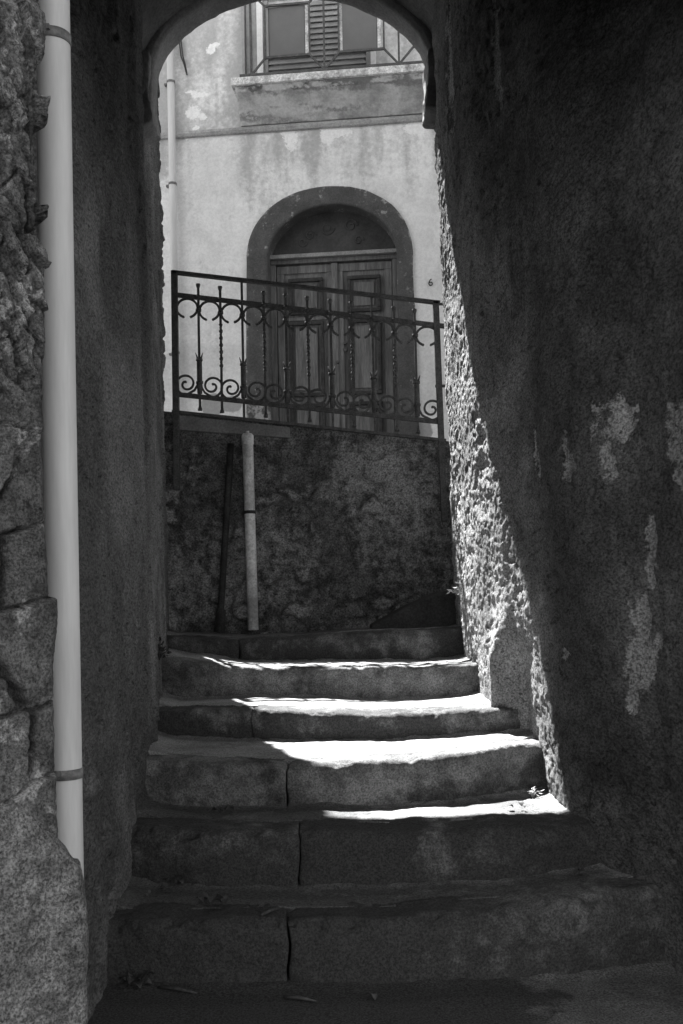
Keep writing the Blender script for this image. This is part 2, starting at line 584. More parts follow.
mort = np.clip(k * (1 - sstep(0.03, 0.18, gap)) * (0.1 + 0.9 * sstep(-.1, .3, w1)) + (1 - k) * (1 - sstep(.02, .16, bgap)) * sstep(.15, -.1, w2 + .3 * w3) * (.45 + .8 * fbm(pt, 30, 4, .7, 59)) + 0.62 * lump_m * sstep(-.2, .1, fbm(pt, 24, 4, .7, 57)), 0, 1)
tone = k * (0.40 + 1.0 * idh) * (.6 + .8 * idg) + (1 - k) * (.50 + .45 * idk) * (.85 + .3 * idg) * (1 + .5 * fbm(pt, (26, 26, 3), 3, .6, 58))
tone = tone * (1 - mort) + mort
# ragged corner: the last stones stick out by different amounts
jag = k * (.034 * (idh - .5) + .012 * (idg - .5)) + (1 - k) * (.030 * (idk - .45) + .005 * w3) + .016 * fbm(pt, (0, 0, 3.2), 2, .5, 55)
edge = sstep(.05, 0.0, t_)
V = FC + np.outer(t_ - edge * jag, FD) + np.outer(d - .035 * np.clip(1 - t_ / .022, 0, 1) ** 2, FNR) + np.outer(z_, [0, 0, 1.0])
V = V.reshape(tt_.shape + (3,))
fw = thing('rubble_wall', 'old rubble stone wall beside the near drainpipe, jagged stones above and a rough rendered foot', 'wall', (-.7, 1.9, 0))


def back_fw(rv):
    r = rv.copy()
    r[:, 0] -= .30
    r[:, 1] += .26
    return r


grid_mesh('stonework', V, M['rubble'], fw, {'mortar': mort.reshape(tt_.shape), 'tone': tone.reshape(tt_.shape)}, back=back_fw)
# rendered foot
tR = np.concatenate([np.arange(-.075, .24, 0.0030), np.arange(.24, .9, .0075), np.linspace(.95, 2.4, 40)])[::-1]
Zp = np.linspace(0, 1, 270)
tt_, vv = np.meshgrid(tR, Zp, indexing='ij')
t_, v_ = tt_.ravel(), vv.ravel()
pt = np.stack([t_, 0 * t_, v_], -1)
topz = 0.765 + 1.2 * np.clip(t_ + .065, 0, .15) + 0.035 * fbm(pt, (14, 0, 0), 3, .55, 51) + .3 * np.clip(t_ - .1, 0, 1)
z_ = -0.1 + v_ * (topz + 0.1)
pt[:, 2] = z_
round_ = np.sqrt(np.clip(1 - np.clip((z_ - (topz - 0.09)) / 0.09, 0, 1) ** 2, 0, 1))
endr = np.sqrt(np.clip(1 - np.clip((-.029 - t_) / .046, 0, 1) ** 2, 0, 1))
d = -.02 + .055 * round_ * endr + 0.012 * fbm(pt, 6, 3, .5, 52) + 0.0075 * fbm(pt, 42, 5, .72, 53) - 0.022 * np.clip(fbm(pt, 60, 3, .55, 54) - .18, 0, 1) - .03 * (1 - endr)
V = FC + np.outer(t_ + .010 * fbm(pt, (0, 0, 7), 3, .6, 56) * (t_ < .05), FD) + np.outer(d, FNR) + np.outer(z_, [0, 0, 1.0])
V = V.reshape(tt_.shape + (3,))


def back_foot(rv):
    r = rv.copy()
    r[:, 0] -= .16
    r[:, 1] += .10
    return r


grid_mesh('plinth', V, M['plinth'], fw, back=back_foot)

# --- near side of the right wall continues behind the camera in the same mesh; ground
gx = np.concatenate([[-300, -80, -20, -6, -3], np.arange(-1.6, 1.8, 0.02), [3, 6, 20, 80, 300]])
gy = np.concatenate([[-300, -60, -15, -5, 0, 1.5], np.arange(2.4, 4.2, 0.02), [6, 10, 30, 80, 300]])
xx, yy = np.meshgrid(gx, gy, indexing='ij')
pt = np.stack([xx.ravel(), yy.ravel(), np.zeros(xx.size)], -1)
z = 0.008 * fbm(pt, 3, 4, .5, 61) + 0.003 * fbm(pt, 20, 3, .5, 62)
z = z * sstep(5, 2.5, np.abs(pt[:, 0]))
base1 = np.interp(pt[:, 0], [-.83, -.51, -.17, .18, .53, .89, 1.11], [3.5, 3.46, 3.45, 3.46, 3.47, 3.52, 3.61])
z = z + np.exp(-np.clip(base1 - pt[:, 1], 0, 9) / .03) * .02 * np.clip(.6 + 1.4 * fbm(pt, 5, 3, .6, 64), 0, 2)
wa, wb = P(500, 1000, 3.4), P(560, 985, 3.4)
wet_shade = np.clip(0.75 - 2.6 * (xx.ravel() - 0.56 + 0.25 * fbm(pt, 3, 3, .5, 63)), 0, 1) * sstep(2.9, 3.1, yy.ravel())
V = np.stack([xx, yy, z.reshape(xx.shape)], -1)
tag(grid_mesh('ground', V, M['ground'], None, {'wet_shade': wet_shade.reshape(xx.shape)}), kind='structure')

# ------------------------------------------------------------------ steps
ST = [
    dict(bot=[(112, 985), (200, 988), (300, 986.5), (400, 984), (500, 981.5), (600, 974), (655, 964)],
         top=[(115, 924), (200, 921), (285, 922), (380, 920), (491, 912), (571, 901), (646, 890)], joints=[286], h=0.22),
    dict(bot=[(122, 882), (194, 886), (297, 887.5), (380, 886.5), (446, 882), (513, 877.6), (593, 866)],
         top=[(129, 828), (156, 830), (293, 832), (380, 833), (446, 832), (513, 829), (584, 824)], joints=[297], h=0.21),
    dict(bot=[(148, 804), (220, 806.5), (293, 806.5), (360, 805), (419, 802), (477, 797.5), (546, 788)],
         top=[(156, 760), (220, 763), (263, 764.5), (360, 762), (404, 759), (462, 753), (506, 747), (536, 743)], joints=[287], h=0.2),
    dict(bot=[(155, 729), (253, 733.5), (330, 737), (360, 737), (419, 735.7), (457, 735), (492, 733)],
         top=[(155, 711), (250, 709.5), (330, 712), (360, 714), (412, 714), (457, 711), (492, 708)], joints=[252], h=0.14),
    dict(bot=[(156, 691), (232, 695), (330, 698), (360, 700), (419, 700), (476, 696)],
         top=[(165, 658), (218, 665.5), (247, 668), (330, 667), (360, 667), (419, 667), (476, 663)], joints=[], h=0.18),
    dict(bot=[(174, 654), (241, 658), (330, 663), (360, 663), (419, 663), (460, 662)],
         top=[(171, 636.6), (241, 639), (294, 636.6), (330, 634.6), (360, 632), (419, 629.7), (457, 628)], joints=[241], h=0.18),
]
SL = ['lowest stone step, two long worn blocks ending at a rounded corner in deep shade',
      'second stone step from the bottom, shaded riser with a thin sun strip behind it',
      'third step from the bottom, tall rough riser under a broad sunlit tread',
      'fourth step up, low cracked riser with a bright sunlit tread and bar of shade',
      'fifth step up, even stone riser with a thin sunlit tread edge',
      'topmost step under the pipes, low dark riser in full shade']
xl, xr = -1.6, 1.35
XS = np.arange(xl, xr, 0.0075)
prevZ = np.zeros(len(XS))
steps = []
for s, fx_ in zip(ST, (None, None, None, (5.28, 5.0), (6.0, 5.82), (6.70, 6.50))):
    s['fix'] = fx_
for s in ST:
    bx_, by_ = [], []
    for px, py in s['bot']:
        a, b = ray(px, py)
        Y = 5.0
        X = a * Y
        for _ in range(30):
            zz_ = float(np.interp(X, XS, prevZ))
            Y = 0.5 * Y + 0.5 * (zz_ - H) / b
            X = a * Y
        bx_.append(X)
        by_.append(Y)
    bx_, by_ = np.array(bx_), np.array(by_)
    if s['fix']:
        by_ = s['fix'][0] + (s['fix'][1] - s['fix'][0]) * (bx_ - bx_[0]) / (bx_[-1] - bx_[0])
    tx_, tz_ = [], []
    for px, py in s['top']:
        a, b = ray(px, py)
        Y = 5.0
        for _ in range(30):
            Y = float(np.interp(a * Y, bx_, by_))
        tx_.append(a * Y)
        tz_.append(H + b * Y)
    k = np.hanning(41)
    k /= k.sum()

    def sm(x):
        return np.convolve(np.pad(x, 20, 'edge'), k, 'valid')
    Y0 = sm(np.interp(XS, bx_, by_))
    Z1 = sm(np.interp(XS, tx_, tz_)) + .010 * fbm(np.stack([XS, 0 * XS + len(steps), 0 * XS], -1), 4.5, 3, .55, 66)
    Y0 = Y0 + .016 * fbm(np.stack([XS, 0 * XS + len(steps), 0 * XS], -1), 3.5, 3, .55, 67)
    jx = []
    for jp in s['joints']:
        a, _ = ray(jp, 800)
        Y = 5.0
        for _ in range(30):
            Y = float(np.interp(a * Y, bx_, by_))
        jx.append(a * Y)
    print('step', np.round(by_, 2), np.round(tz_, 3), 'x', np.round(bx_, 2))
    steps.append(dict(Y0=Y0, Z1=Z1, Zb=prevZ.copy(), jx=jx))
    prevZ = Z1
LAND_Y = 7.76
for i, s in enumerate(steps):
    root = thing('stone_step', SL[i], 'step', (0, float(s['Y0'].mean()), float(s['Zb'].mean())), 'stone steps up the passage')
    nextY = steps[i + 1]['Y0'] if i < 5 else np.full(len(XS), LAND_Y)
    depth = np.minimum(0.24, (nextY - s['Y0']).min() * 0.6)
    bounds = [xl] + [j for j in s['jx']] + [xr]
    # the stone at each end runs into the wall
    cuts = [-1.5] + s['jx'] + [1.3]
    for b in range(len(cuts) - 1):
        x0, x1 = cuts[b] + 0.003, cuts[b + 1] - 0.003
        xs = np.arange(x0, x1 + 0.004, 0.0078)
        y0 = np.interp(xs, XS, s['Y0'])
        z1 = np.interp(xs, XS, s['Z1'])
        zb = np.interp(xs, XS, s['Zb']) - 0.05
        r = [.042, .040, .036, .03, .03, .03][i]
        nr = max(10, int((z1 - zb).mean() / 0.0085))
        prof = []
        for t in np.linspace(0, 1, nr, endpoint=False):
            prof.append((0.0, t, 'r'))
        for an in np.linspace(0, math.pi / 2, 6):
            prof.append((an, 0, 'c'))
        for t in np.linspace(0, 1, 20)[1:]:
            prof.append((t, 0, 't'))
        Vp = np.zeros((len(xs), len(prof), 3))
        for j, (a, t, kd) in enumerate(prof):
            if kd == 'r':
                yv, zv = y0, zb + (z1 - r - zb) * t
            elif kd == 'c':
                yv, zv = y0 + r - r * math.cos(a), z1 - r + r * math.sin(a)
            else:
                yv, zv = y0 + r + (depth - r) * a, z1
            Vp[:, j, 0], Vp[:, j, 1], Vp[:, j, 2] = xs, yv + (1 - t if kd == 'r' else 0) * 0, zv
        nn = normals_of(Vp)
        pf = Vp.reshape(-1, 3)
        dd = 0.014 * fbm(pf, 4.5, 3, .5, 70 + i + b) + 0.010 * fbm(pf, (15, 15, 19), 4, .6, 71 + i) * (.5 + fbm(pf, 2.2, 2, .5, 77 + i + b) + .3) + 0.0045 * fbm(pf, 48, 4, .65, 72 + i) - .010 * np.clip(fbm(pf, 26, 2, .5, 78) - .3, 0, 1)
        dd = dd.reshape(Vp.shape[:2])
        for xe in (cuts[b], cuts[b + 1]):
            Vp[:, :, 0] += np.exp(-np.abs(xs - xe) / .10)[:, None] * (.022 * fbm(np.stack([0 * pf[:, 0] + round(xe, 3) * 7, pf[:, 1] * .5, pf[:, 2]], -1), (1, 5, 5), 3, .6, 69)).reshape(Vp.shape[:2])
        # chipped nosing and worn block ends
        isn = np.array([1.0 if kd == 'c' else 0 for _, _, kd in prof])
        isn = np.convolve(isn, np.hanning(7) / 3.5, 'same')
        isn = np.clip(isn, 0, 1)
        chip = np.clip(fbm(pf, 7, 4, .6, 75 + i).reshape(Vp.shape[:2]) - 0.0, 0, 1) * isn[None, :] * [.10, .10, .055, .06, .05, .06][i]
        ends = np.exp(-np.minimum(xs - x0, x1 - xs) / 0.018)[:, None] * 0.012 * np.clip(.7 + 2.2 * fbm(pf, 8, 3, .6, 84 + b).reshape(Vp.shape[:2]), .1, 2.2)
        sgn = np.sign((nn * np.array([0, -1, 1.0])).sum(2))[:, :, None]
        Vp = Vp + nn * sgn * (dd - chip - ends)[:, :, None]
        xw = xs[:, None] + 0.35 * fbm(pf, 3.5, 4, .6, 83).reshape(Vp.shape[:2]) * .35  # damp, plus the shade of each riser put into its colour
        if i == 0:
            wet_shade = np.clip(0.72 - .6 * (xw - 0.30), 0.56, .85)
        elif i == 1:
            wet_shade = .66 + .30 * sstep(-.2, -.12, xw) * sstep(.34, .26, xw) - .20 * sstep(.24, .34, xw) * sstep(.46, .38, xw)
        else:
            wet_shade = np.clip([0, 0, .30, .62, .30, .66][i] + 0.8 * fbm(pf, 3.2, 4, .6, 80 + i).reshape(xw.shape), 0, 1)
        wet_shade = wet_shade + [.12, .22, .35, .45, .4, .4][i] * fbm(pf, (4, 4, 7), 4, .65, 88 + i).reshape(xw.shape) + np.array([0.30 * (1 - t) ** 2 if kd == 'r' else 0 for _, t, kd in prof])[None, :]  # uneven tone, darker towards each riser's foot

        def back_step(rv, y0=y0, xs=xs, zb=zb):
            q = rv.copy()
            q[:, 1] = np.interp(q[:, 0], xs, y0) + depth
            q[:, 2] = np.interp(q[:, 0], xs, zb) - 0.02
            return q
        grid_mesh('kerb_stone', Vp[:, ::-1], M['step'], root, {'wet_shade': np.clip(wet_shade, 0, 1)[:, ::-1]}, back=(0, depth * .9, -0.03))
    # trodden surface behind the kerb
    nt_ = 44 if i < 5 else 90
    ts = np.linspace(0, 1, nt_)
    xs = np.arange(-1.55, 1.3, 0.012)
    ya = np.interp(xs, XS, s['Y0']) + depth - 0.03
    yb = np.interp(xs, XS, nextY) + 0.08
    z1 = np.interp(xs, XS, s['Z1'])
    Vt = np.zeros((len(xs), nt_, 3))
    Vt[:, :, 0] = xs[:, None]
    Vt[:, :, 1] = ya[:, None] + (yb - ya)[:, None] * ts[None]
    Vt[:, :, 2] = z1[:, None] - 0.004
    pf = Vt.reshape(-1, 3)
    wallfill = np.clip(0.10 - (pf[:, 0] - left_x(pf[:, 1], 0)), 0, .2) * .25 + np.clip(0.07 - (right_x(pf[:, 1], pf[:, 2]) - pf[:, 0]), 0, .2) * .15
    fil = np.exp(-np.clip(np.interp(pf[:, 0], XS, nextY) - pf[:, 1], 0, 1) / .02) * .018 * np.clip(.6 + 1.2 * fbm(pf, 6, 3, .6, 97), 0, 2)
    hh = fil + 0.009 * fbm(pf, 3.5, 3, .5, 90 + i) + 0.0035 * fbm(pf, 22, 3, .55, 91 + i) + wallfill
    Vt[:, :, 2] += hh.reshape(Vt.shape[:2])
    wet_shade = np.clip([.5, .5, .25, .2, .2, .45][i] + 0.6 * fbm(pf, 2.2, 4, .6, 95 + i), 0, 1)  # damp, and treads out of the sun painted darker
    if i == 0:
        wet_shade = wet_shade + 0.35 * sstep(.5, .1, pf[:, 0] + .25 * fbm(pf, 4, 3, .6, 96))
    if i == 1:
        wet_shade = wet_shade + .2 * sstep(.4, .0, pf[:, 0] + .25 * fbm(pf, 4, 3, .6, 96))
    grid_mesh('tread', Vt, M['tread'], root, {'wet_shade': np.clip(wet_shade, 0, 1).reshape(Vt.shape[:2])}, back=(0, 0, -0.12))
ZL = float(np.interp(-.3, XS, steps[5]['Z1']))
print('landing', ZL)

mb = MB()
mb.box((1.29, 7.0, .2), (4.5, 7.75, ZL - .01))
tag(mb.build('landing', M['tread']), kind='structure')

# ------------------------------------------------------------------ retaining wall
RY = 7.70


def wall_top(X):
    pL, pR = P(172, 412, RY), P(446, 441, RY)
    return pL[2] + (pR[2] - pL[2]) * (X - pL[0]) / (pR[0] - pL[0])


xs = np.concatenate([np.arange(-1.6, 1.25, 0.0105), np.linspace(1.3, 3.2, 24)])
ts = np.linspace(0, 1, 190)
xx = np.repeat(xs[:, None], len(ts), 1)
zt = wall_top(xs)
zz = (ZL - 0.15) + (zt - (ZL - 0.15))[:, None] * ts[None]
pt = np.stack([xx.ravel(), np.full(xx.size, RY), zz.ravel()], -1)
w1 = fbm(pt, 4, 3, .5, 101)
w2 = fbm(pt, 4, 3, .5, 102)
f1, f2, idh, ox, oy = worley(pt[:, 0] / 0.21 + .5 * w1 + .12 * fbm(pt, 13, 4, .6, 108), pt[:, 2] / 0.15 + .5 * w2 + .12 * fbm(pt, 13, 4, .6, 109), 13)
stone = sstep(0.02, 0.30, f2 - f1) * (0.1 + 1.2 * idh) + .5 * (idh - .5) * oy
w3 = fbm(pt, 13, 4, .6, 108)
exposed = sstep(-0.05, 0.25, fbm(pt, (1.9, 1.9, 2.1), 4, .6, 103) + 0.16 * sstep(0.15, -0.5, pt[:, 0]) + 0.28 * sstep(1.6, 1.15, pt[:, 2]) - .12)
d = exposed * (0.045 * stone - 0.025 + .02 * w3) + 0.022 * w1 + 0.010 * fbm(pt, 18, 4, .6, 104) + 0.005 * fbm(pt, 44, 4, .7, 105) - .02 * np.clip(fbm(pt, 15, 3, .6, 110) - .2, 0, 1)
d += 0.03 * sstep(1.42, 1.15, pt[:, 2])
topsmooth = sstep(0.06, 0.0, (zt[:, None] - zz).ravel())
d = d * (1 - topsmooth)
V = np.stack([xx, RY - d.reshape(xx.shape), zz], -1)
pale = np.clip(0.33 + .75 * fbm(pt, (1.5, 1.5, 1.5), 4, .6, 106) + .22 * np.exp(-((pt[:, 0] - .35) / .35) ** 2 - ((pt[:, 2] - 2.1) / .5) ** 2) + 1.1 * np.clip(idh - .55, 0, 1) * exposed * sstep(.12, .35, f2 - f1), 0, 1)
rt = thing('retaining_wall', 'dark damp wall of rubble and peeling render below the iron railing', 'wall', (0, RY, ZL))
grid_mesh('wall_face', V, M['retaining'], rt, {'pale': pale.reshape(xx.shape)}, back=lambda rv: np.stack([rv[:, 0], np.full(len(rv), RY + .32), rv[:, 2]], -1))
mb = MB()
a, b = P(178, 415.5, RY - .02), P(290, 427.5, RY - .02)
a2, b2 = P(178, 430, RY - .02), P(290, 438, RY - .02)
th = np.array([0, 0.06, 0])
fr = np.array([0, -0.012, 0])
mb.hexa([a2 + fr, b2 + fr, b2 + th, a2 + th, a + fr, b + fr, b + th, a + th])
mb.build('coping', M['coping'], rt, bevel=0.006)

# terrace behind it: a paved slope up to the house
mb = MB()
za, zb_ = float(wall_top(-1.6)) - .25, 3.05
mb.hexa([(-14, RY + .33, 0.0), (14, RY + .33, 0.0), (14, 40, 0.0), (-14, 40, 0.0),
         (-14, RY + .33, 2.36), (14, RY + .33, 2.36), (14, 40, 3.1), (-14, 40, 3.1)])
tag(mb.build('terrace', M['ground']), kind='structure')

# ------------------------------------------------------------------ iron railing
RR = 7.60
rl = thing('iron_railing', 'wrought iron railing with scrolls and twisted balusters fixed along the wall top', 'railing', tuple(P(305, 440, RR)))


def R(px, py, off=0.0):
    return P(px, py, RR + off)


mm = RR / 1000.0             # metres per pixel in the railing's plane


def line_y(x, x0, y0, x1, y1):
    return y0 + (y1 - y0) * (x - x0) / (x1 - x0)


top = lambda x: line_y(x, 177, 272.8, 440, 303)
r2 = lambda x: line_y(x, 177, 295, 434, 325)
r3 = lambda x: line_y(x, 178, 394.5, 440, 422)
r4 = lambda x: line_y(x, 172, 411.5, 446, 440.5)
for nm, fn, x0, x1, w, dp in (('top_rail', top, 172.5, 440, 3.4, .045), ('rail', r2, 174.5, 446, 4.6, .022),
                              ('rail', r3, 174.5, 442, 4.6, .022), ('bottom_bar', r4, 172, 446, 3.0, .035)):
    mb = MB()
    mb.bar(R(x0, fn(x0)), R(x1, fn(x1)), w * mm, dp)
    mb.build(nm, M['iron'], rl, bevel=0.002)
mb = MB()
mb.bar(R(174.3, 271), R(177, 490), 6.2 * mm, .045)
mb.build('post', M['iron'], rl, bevel=0.003)
mb = MB()
mb.bar(R(435.7, 301.5), R(444.5, 521), 6.0 * mm, .045)
mb.build('post', M['iron'], rl, bevel=0.003)
for x, y in ((176.4, 455), (176.4, 482), (442.6, 468), (442.6, 508)):     # lugs that hold the posts to the wall face
    mb = MB()
    q = R(x, y)
    mb.bar(q, q + np.array([0, .16, 0]), .03, .03, up=(0, 0, 1))
    mb.build('lug', M['iron'], rl)
bxs = [198.3, 220.2, 242, 263.7, 285.6, 307.4, 330.3, 351.5, 372, 394, 414.8]


def lean(x, y):              # the uprights lean a little in the photograph
    return x + (y - r2(x)) * (0.016 + 0.00006 * (x - 200))


for i, x in enumerate(bxs):
    ytop, ybot = r2(x), r3(x)
    full = i in (2, 8)
    y0 = (top(x) + 1) if full else ytop - 13
    y1 = r4(x) - 1 if full or i in (4, 6) else ybot + 13
    mb = MB()
    pts = lambda y: R(lean(x, y), y)
    if i % 2 == 0:
        mb.bar(pts(y0), pts(y1), 2.3 * mm, .017)
        sa = ybot - 37
        mb.tube([pts(sa), pts(sa + 3), pts(ybot - 14), pts(ybot - 3)], [.016, .021, .021, .019], 8)
        mb.tube([pts(ybot - 15.5), pts(ybot - 13)], [.028, .028], 8)
        mb.tube([pts(sa - 1), pts(sa + 1.4)], [.026, .026], 8)
        for sg in (-1, 1):       # leaf tips of the sheath
            mb.tube([pts(sa) + np.array([.012 * sg, 0, 0]), pts(sa - 4) + np.array([.02 * sg, 0, 0]), pts(sa - 7) + np.array([.028 * sg, 0, 0])], [.008, .006, .003], 5)
    else:
        mb.bar(pts(y0), pts(ytop + 24), 2.4 * mm, .017)
        mb.bar(pts(ybot - 30), pts(y1), 2.4 * mm, .017)
        A, B = pts(ytop + 24), pts(ybot - 30)
        n = 60
        vs, fs = [], []
        for k in range(n + 1):
            c_ = A + (B - A) * k / n
            an = k / n * 6.5 * math.pi
            for q in range(4):
                g = an + q * math.pi / 2
                rr_ = .0155 if q % 2 == 0 else .0105
                vs.append(c_ + np.array([math.cos(g) * rr_, math.sin(g) * rr_, 0]))
        for k in range(n):
            for q in range(4):
                q2 = (q + 1) % 4
                fs.append((k * 4 + q, k * 4 + q2, k * 4 + 4 + q2, k * 4 + 4 + q))
        mb.add(vs, fs)
    if not full:
        mb.tube([pts(y0 + 4), pts(y0 + 1), pts(y0 - .6)], [.010, .017, .018], 8)
    if y1 < r4(x) - 2:
        mb.tube([pts(y1 - 4), pts(y1 - .5), pts(y1 + 1)], [.010, .017, .018], 8)
    mb.tube([pts(ytop + 11.3), pts(ytop + 14)], [.022, .022], 8)     # collar at the ring row
    mb.tube([pts(ytop - 1.4), pts(ytop + 1.4)], [.021, .021], 8)
    mb.build('baluster', M['iron'], rl)
posts = [175.6] + bxs + [438.5]


def strip(mb, path, w=.014, r=.0078):
    """a flat iron strip bent along the path, broad side across the view"""
    path = [np.array(q) for q in path]
    vs, fs = [], []
    n = len(path)
    for i, q in enumerate(path):
        t = path[min(i + 1, n - 1)] - path[max(i - 1, 0)]
        t /= np.linalg.norm(t)
        nrm = np.cross(t, np.array([0, 1.0, 0]))
        for a, b in ((-1, -1), (1, -1), (1, 1), (-1, 1)):
            vs.append(q + nrm * a * r + np.array([0, 1, 0]) * b * w / 2)
    for i in range(n - 1):
        for k in range(4):
            k2 = (k + 1) % 4
            fs.append((i * 4 + k, i * 4 + k2, i * 4 + 4 + k2, i * 4 + 4 + k))
    fs += [(0, 1, 2, 3), tuple((n - 1) * 4 + k for k in (3, 2, 1, 0))]
    mb.add(vs, fs)


for i in range(12):
    xa, xb = posts[i], posts[i + 1]
    xm = (xa + xb) / 2
    # open ring under the upper rail
    ra = (xb - xa) / 2 - 1.0
    cy = r2(xm) + 12.0
    mb = MB()
    path = [R(lean(xm, cy) + ra * math.sin(g), cy - 9.4 * math.cos(g)) for g in np.linspace(-2.78, 2.78, 34)]
    strip(mb, path)
    for sg in (-1, 1):
        e = path[0] if sg < 0 else path[-1]
        mb.tube([e + np.array([0, -.008, 0]), e + np.array([0, .008, 0])], .009, 6)
    mb.build('ring', M['iron'], rl)
    # spiral scroll on the lower rail: opens at the sheathed bar, curls beside the twisted one
    flip = (i % 2 == 0)              # sheathed bar on the right of the bay
    yb = r3(xm)
    cx, cy = (xa + 9.4, yb - 11.5) if flip else (xb - 9.4, yb - 11.5)
    cx = lean(cx, cy)
    sx = (lean(xb, yb - 14) - 1.5) if flip else (lean(xa, yb - 14) + 1.5)
    sg = 1 if flip else -1
    path = [R(sx, yb - 15), R(sx - sg * .8, yb - 10), R(sx - sg * 3.6, yb - 5.2)]
    tt = np.linspace(0, 1, 44)
    for t in tt:
        an = math.pi * 0.5 + t * math.pi * 2.9      # from the bottom round by the bar, over the top and inward
        rr_ = 9.0 * (1 - t) ** 0.85 + 2.2
        path.append(R(cx + sg * math.cos(an) * rr_, cy + math.sin(an) * rr_ * 0.98))
    mb = MB()
    strip(mb, path)
    e = path[-1]
    mb.tube([e + np.array([0, -.009, 0]), e + np.array([0, .009, 0])], .010, 6)
    mb.build('scroll', M['iron'], rl)
for y in (304, 386):
    mb = MB()
    q = R(lean(436, y) + 4, y)
    mb.tube([q + np.array([-.05, 0, 0]), q + np.array([.05, 0, 0])], .012, 6)
    mb.build('tie', M['iron'], rl)

# ------------------------------------------------------------------ pipes against the retaining wall
sp = thing('waste_pipe', 'short pale upright pipe with a capped top standing against the damp wall', 'pipe', tuple(P(253, 629, 7.57)))
A, B = P(247.6, 439, 7.585), P(253.2, 630, 7.56)
mb = MB()
mb.tube([A, B], .041, 20)
mb.build('pipe', M['pvc_old'], sp)
t_ = (A - B) / np.linalg.norm(A - B)
mb = MB()
mb.tube([A - t_ * .04, A - t_ * .04, A + t_ * .025, A + t_ * .04], [.041, .046, .046, .035], 20)
mb.tube([A + t_ * .03, A + t_ * .06], .014, 8)
mb.build('cap', M['pvc_old'], sp)
mb = MB()
q = A + (B - A) * .385
mb.tube([q - t_ * .012, q + t_ * .012], .045, 20)
mb.bar(q + np.array([-.03, .03, 0]), q + np.array([-.055, .16, 0]), .02, .02, up=(0, 0, 1))
mb.build('clamp', M['iron_dark'], sp)
ib = thing('iron_bar', 'dark rusty iron bar leaning on the wall beside the pale pipe', 'bar', tuple(P(220, 632, 7.5)))
mb = MB()
A, B = P(231, 444, 7.63), P(219.5, 632, 7.50)
mb.tube([A, A + (B - A) * .15, A + (B - A) * .88, A + (B - A) * .885, B], [.024, .026, .025, .038, .040], 12)
mb.build('shaft', M['iron_dark'], ib)

# sloping kerb that starts up beside the right wall
mb = MB()
y0, y1 = 7.12, 7.67
q = [P(370, 628.5, y0), P(462, 628.5, y0), P(462, 585, y0), P(440, 592, y0), P(408, 606, y0), P(372, 626, y0)]
vs = [p_.copy() for p_ in q]
for p_ in vs[:2]:
    p_[2] -= .06
for p_ in vs[1:3]:
    p_[0] += .08
bk = [p_ + np.array([0, y1 - y0, 0.0]) for p_ in vs]
n = len(vs)
mb.add(vs + bk, [tuple(range(n)), tuple(range(2 * n - 1, n - 1, -1))] + [(i, (i + 1) % n, n + (i + 1) % n, n + i) for i in range(n)])
o = mb.build('ramp_kerb', M['dark_cement'], loc=tuple(P(430, 628, 7.3)), bevel=0.012)
tag(o, 'small sloping cement wedge in the corner between the top step and the damp wall', 'kerb')

# ------------------------------------------------------------------ archway building over the passage
ab = thing('archway_building', 'dark building spanning the passage on a rounded arch with stone corbels', 'building', (-.28, 6.9, 4.9))
AC, AZ, AA, AB_ = -.275, 4.90, .955, .66
YN, YF = 6.78, 7.05


def ell(a, b, n=60, t0=0.0, t1=math.pi):
    return [(AC + a * math.cos(g), AZ + b * math.sin(g)) for g in np.linspace(t0, t1, n)]


# ring: wobbling section
n = 90
ang = np.linspace(-0.16, math.pi + 0.16, n)
prof = [(0.215, YN), (0.12, YN - .004), (0.03, YN), (0.0, YN + .03), (0.0, YN + .12), (0.0, YF - .03), (0.025, YF), (0.215, YF)]
V = np.zeros((n, len(prof) * 3 - 2, 3))
pr = []
for j in range(len(prof) - 1):
    for k in range(3):
        pr.append(tuple(np.array(prof[j]) + (np.array(prof[j + 1]) - np.array(prof[j])) * k / 3))
pr.append(prof[-1])
for i, g in enumerate(ang):
    gg = min(max(g, 0), math.pi)
    drop = (0 - g) if g < 0 else (g - math.pi if g > math.pi else 0)
    for j, (e, y) in enumerate(pr):
        V[i, j] = (AC + (AA + e) * math.cos(gg), y, AZ + (AB_ + e) * math.sin(gg) - drop * 1.0)
nn = normals_of(V)
V += nn * (0.016 * fbm(V.reshape(-1, 3), 4, 3, .5, 111) + 0.005 * fbm(V.reshape(-1, 3), 22, 3, .5, 112)).reshape(n, -1)[:, :, None]
grid_mesh('arch_ring', V[:, ::-1], M['arch'], ab)
# corbels under the arch
for side, pxs in (('r', [(424, 70), (440, 74), (436, 100), (431, 130), (422, 128), (423.5, 105)]),
                  ('l', [(141, 66), (157.5, 72), (156.5, 108), (161, 140), (154, 152), (141, 152)])):
    mb = MB()
    f_ = [P(x, y, YF) for x, y in pxs]
    for p_ in f_:
        p_[1] = YN - .03
    for p_ in f_:               # rooted in the wall
        if side == 'r' and p_[0] > .66:
            p_[0] += .12
        if side == 'l' and p_[0] < -1.25:
            p_[0] -= .12
    b_ = [p_ + np.array([0, YF - YN + .04, 0.0]) for p_ in f_]
    n_ = len(f_)
    mb.add(f_ + b_, [tuple(range(n_)), tuple(range(2 * n_ - 1, n_ - 1, -1))] + [(i, (i + 1) % n_, n_ + (i + 1) % n_, n_ + i) for i in range(n_)])
    o = mb.build('corbel', M['arch'], ab, bevel=0.02)
    roughen(o, 3, 0.03, 5 + len(pxs))
# far wall above the arch, vault and near wall
EY, EZ = 8.85, 7.93          # unseen eave line beyond the arch, set to end the sunlight


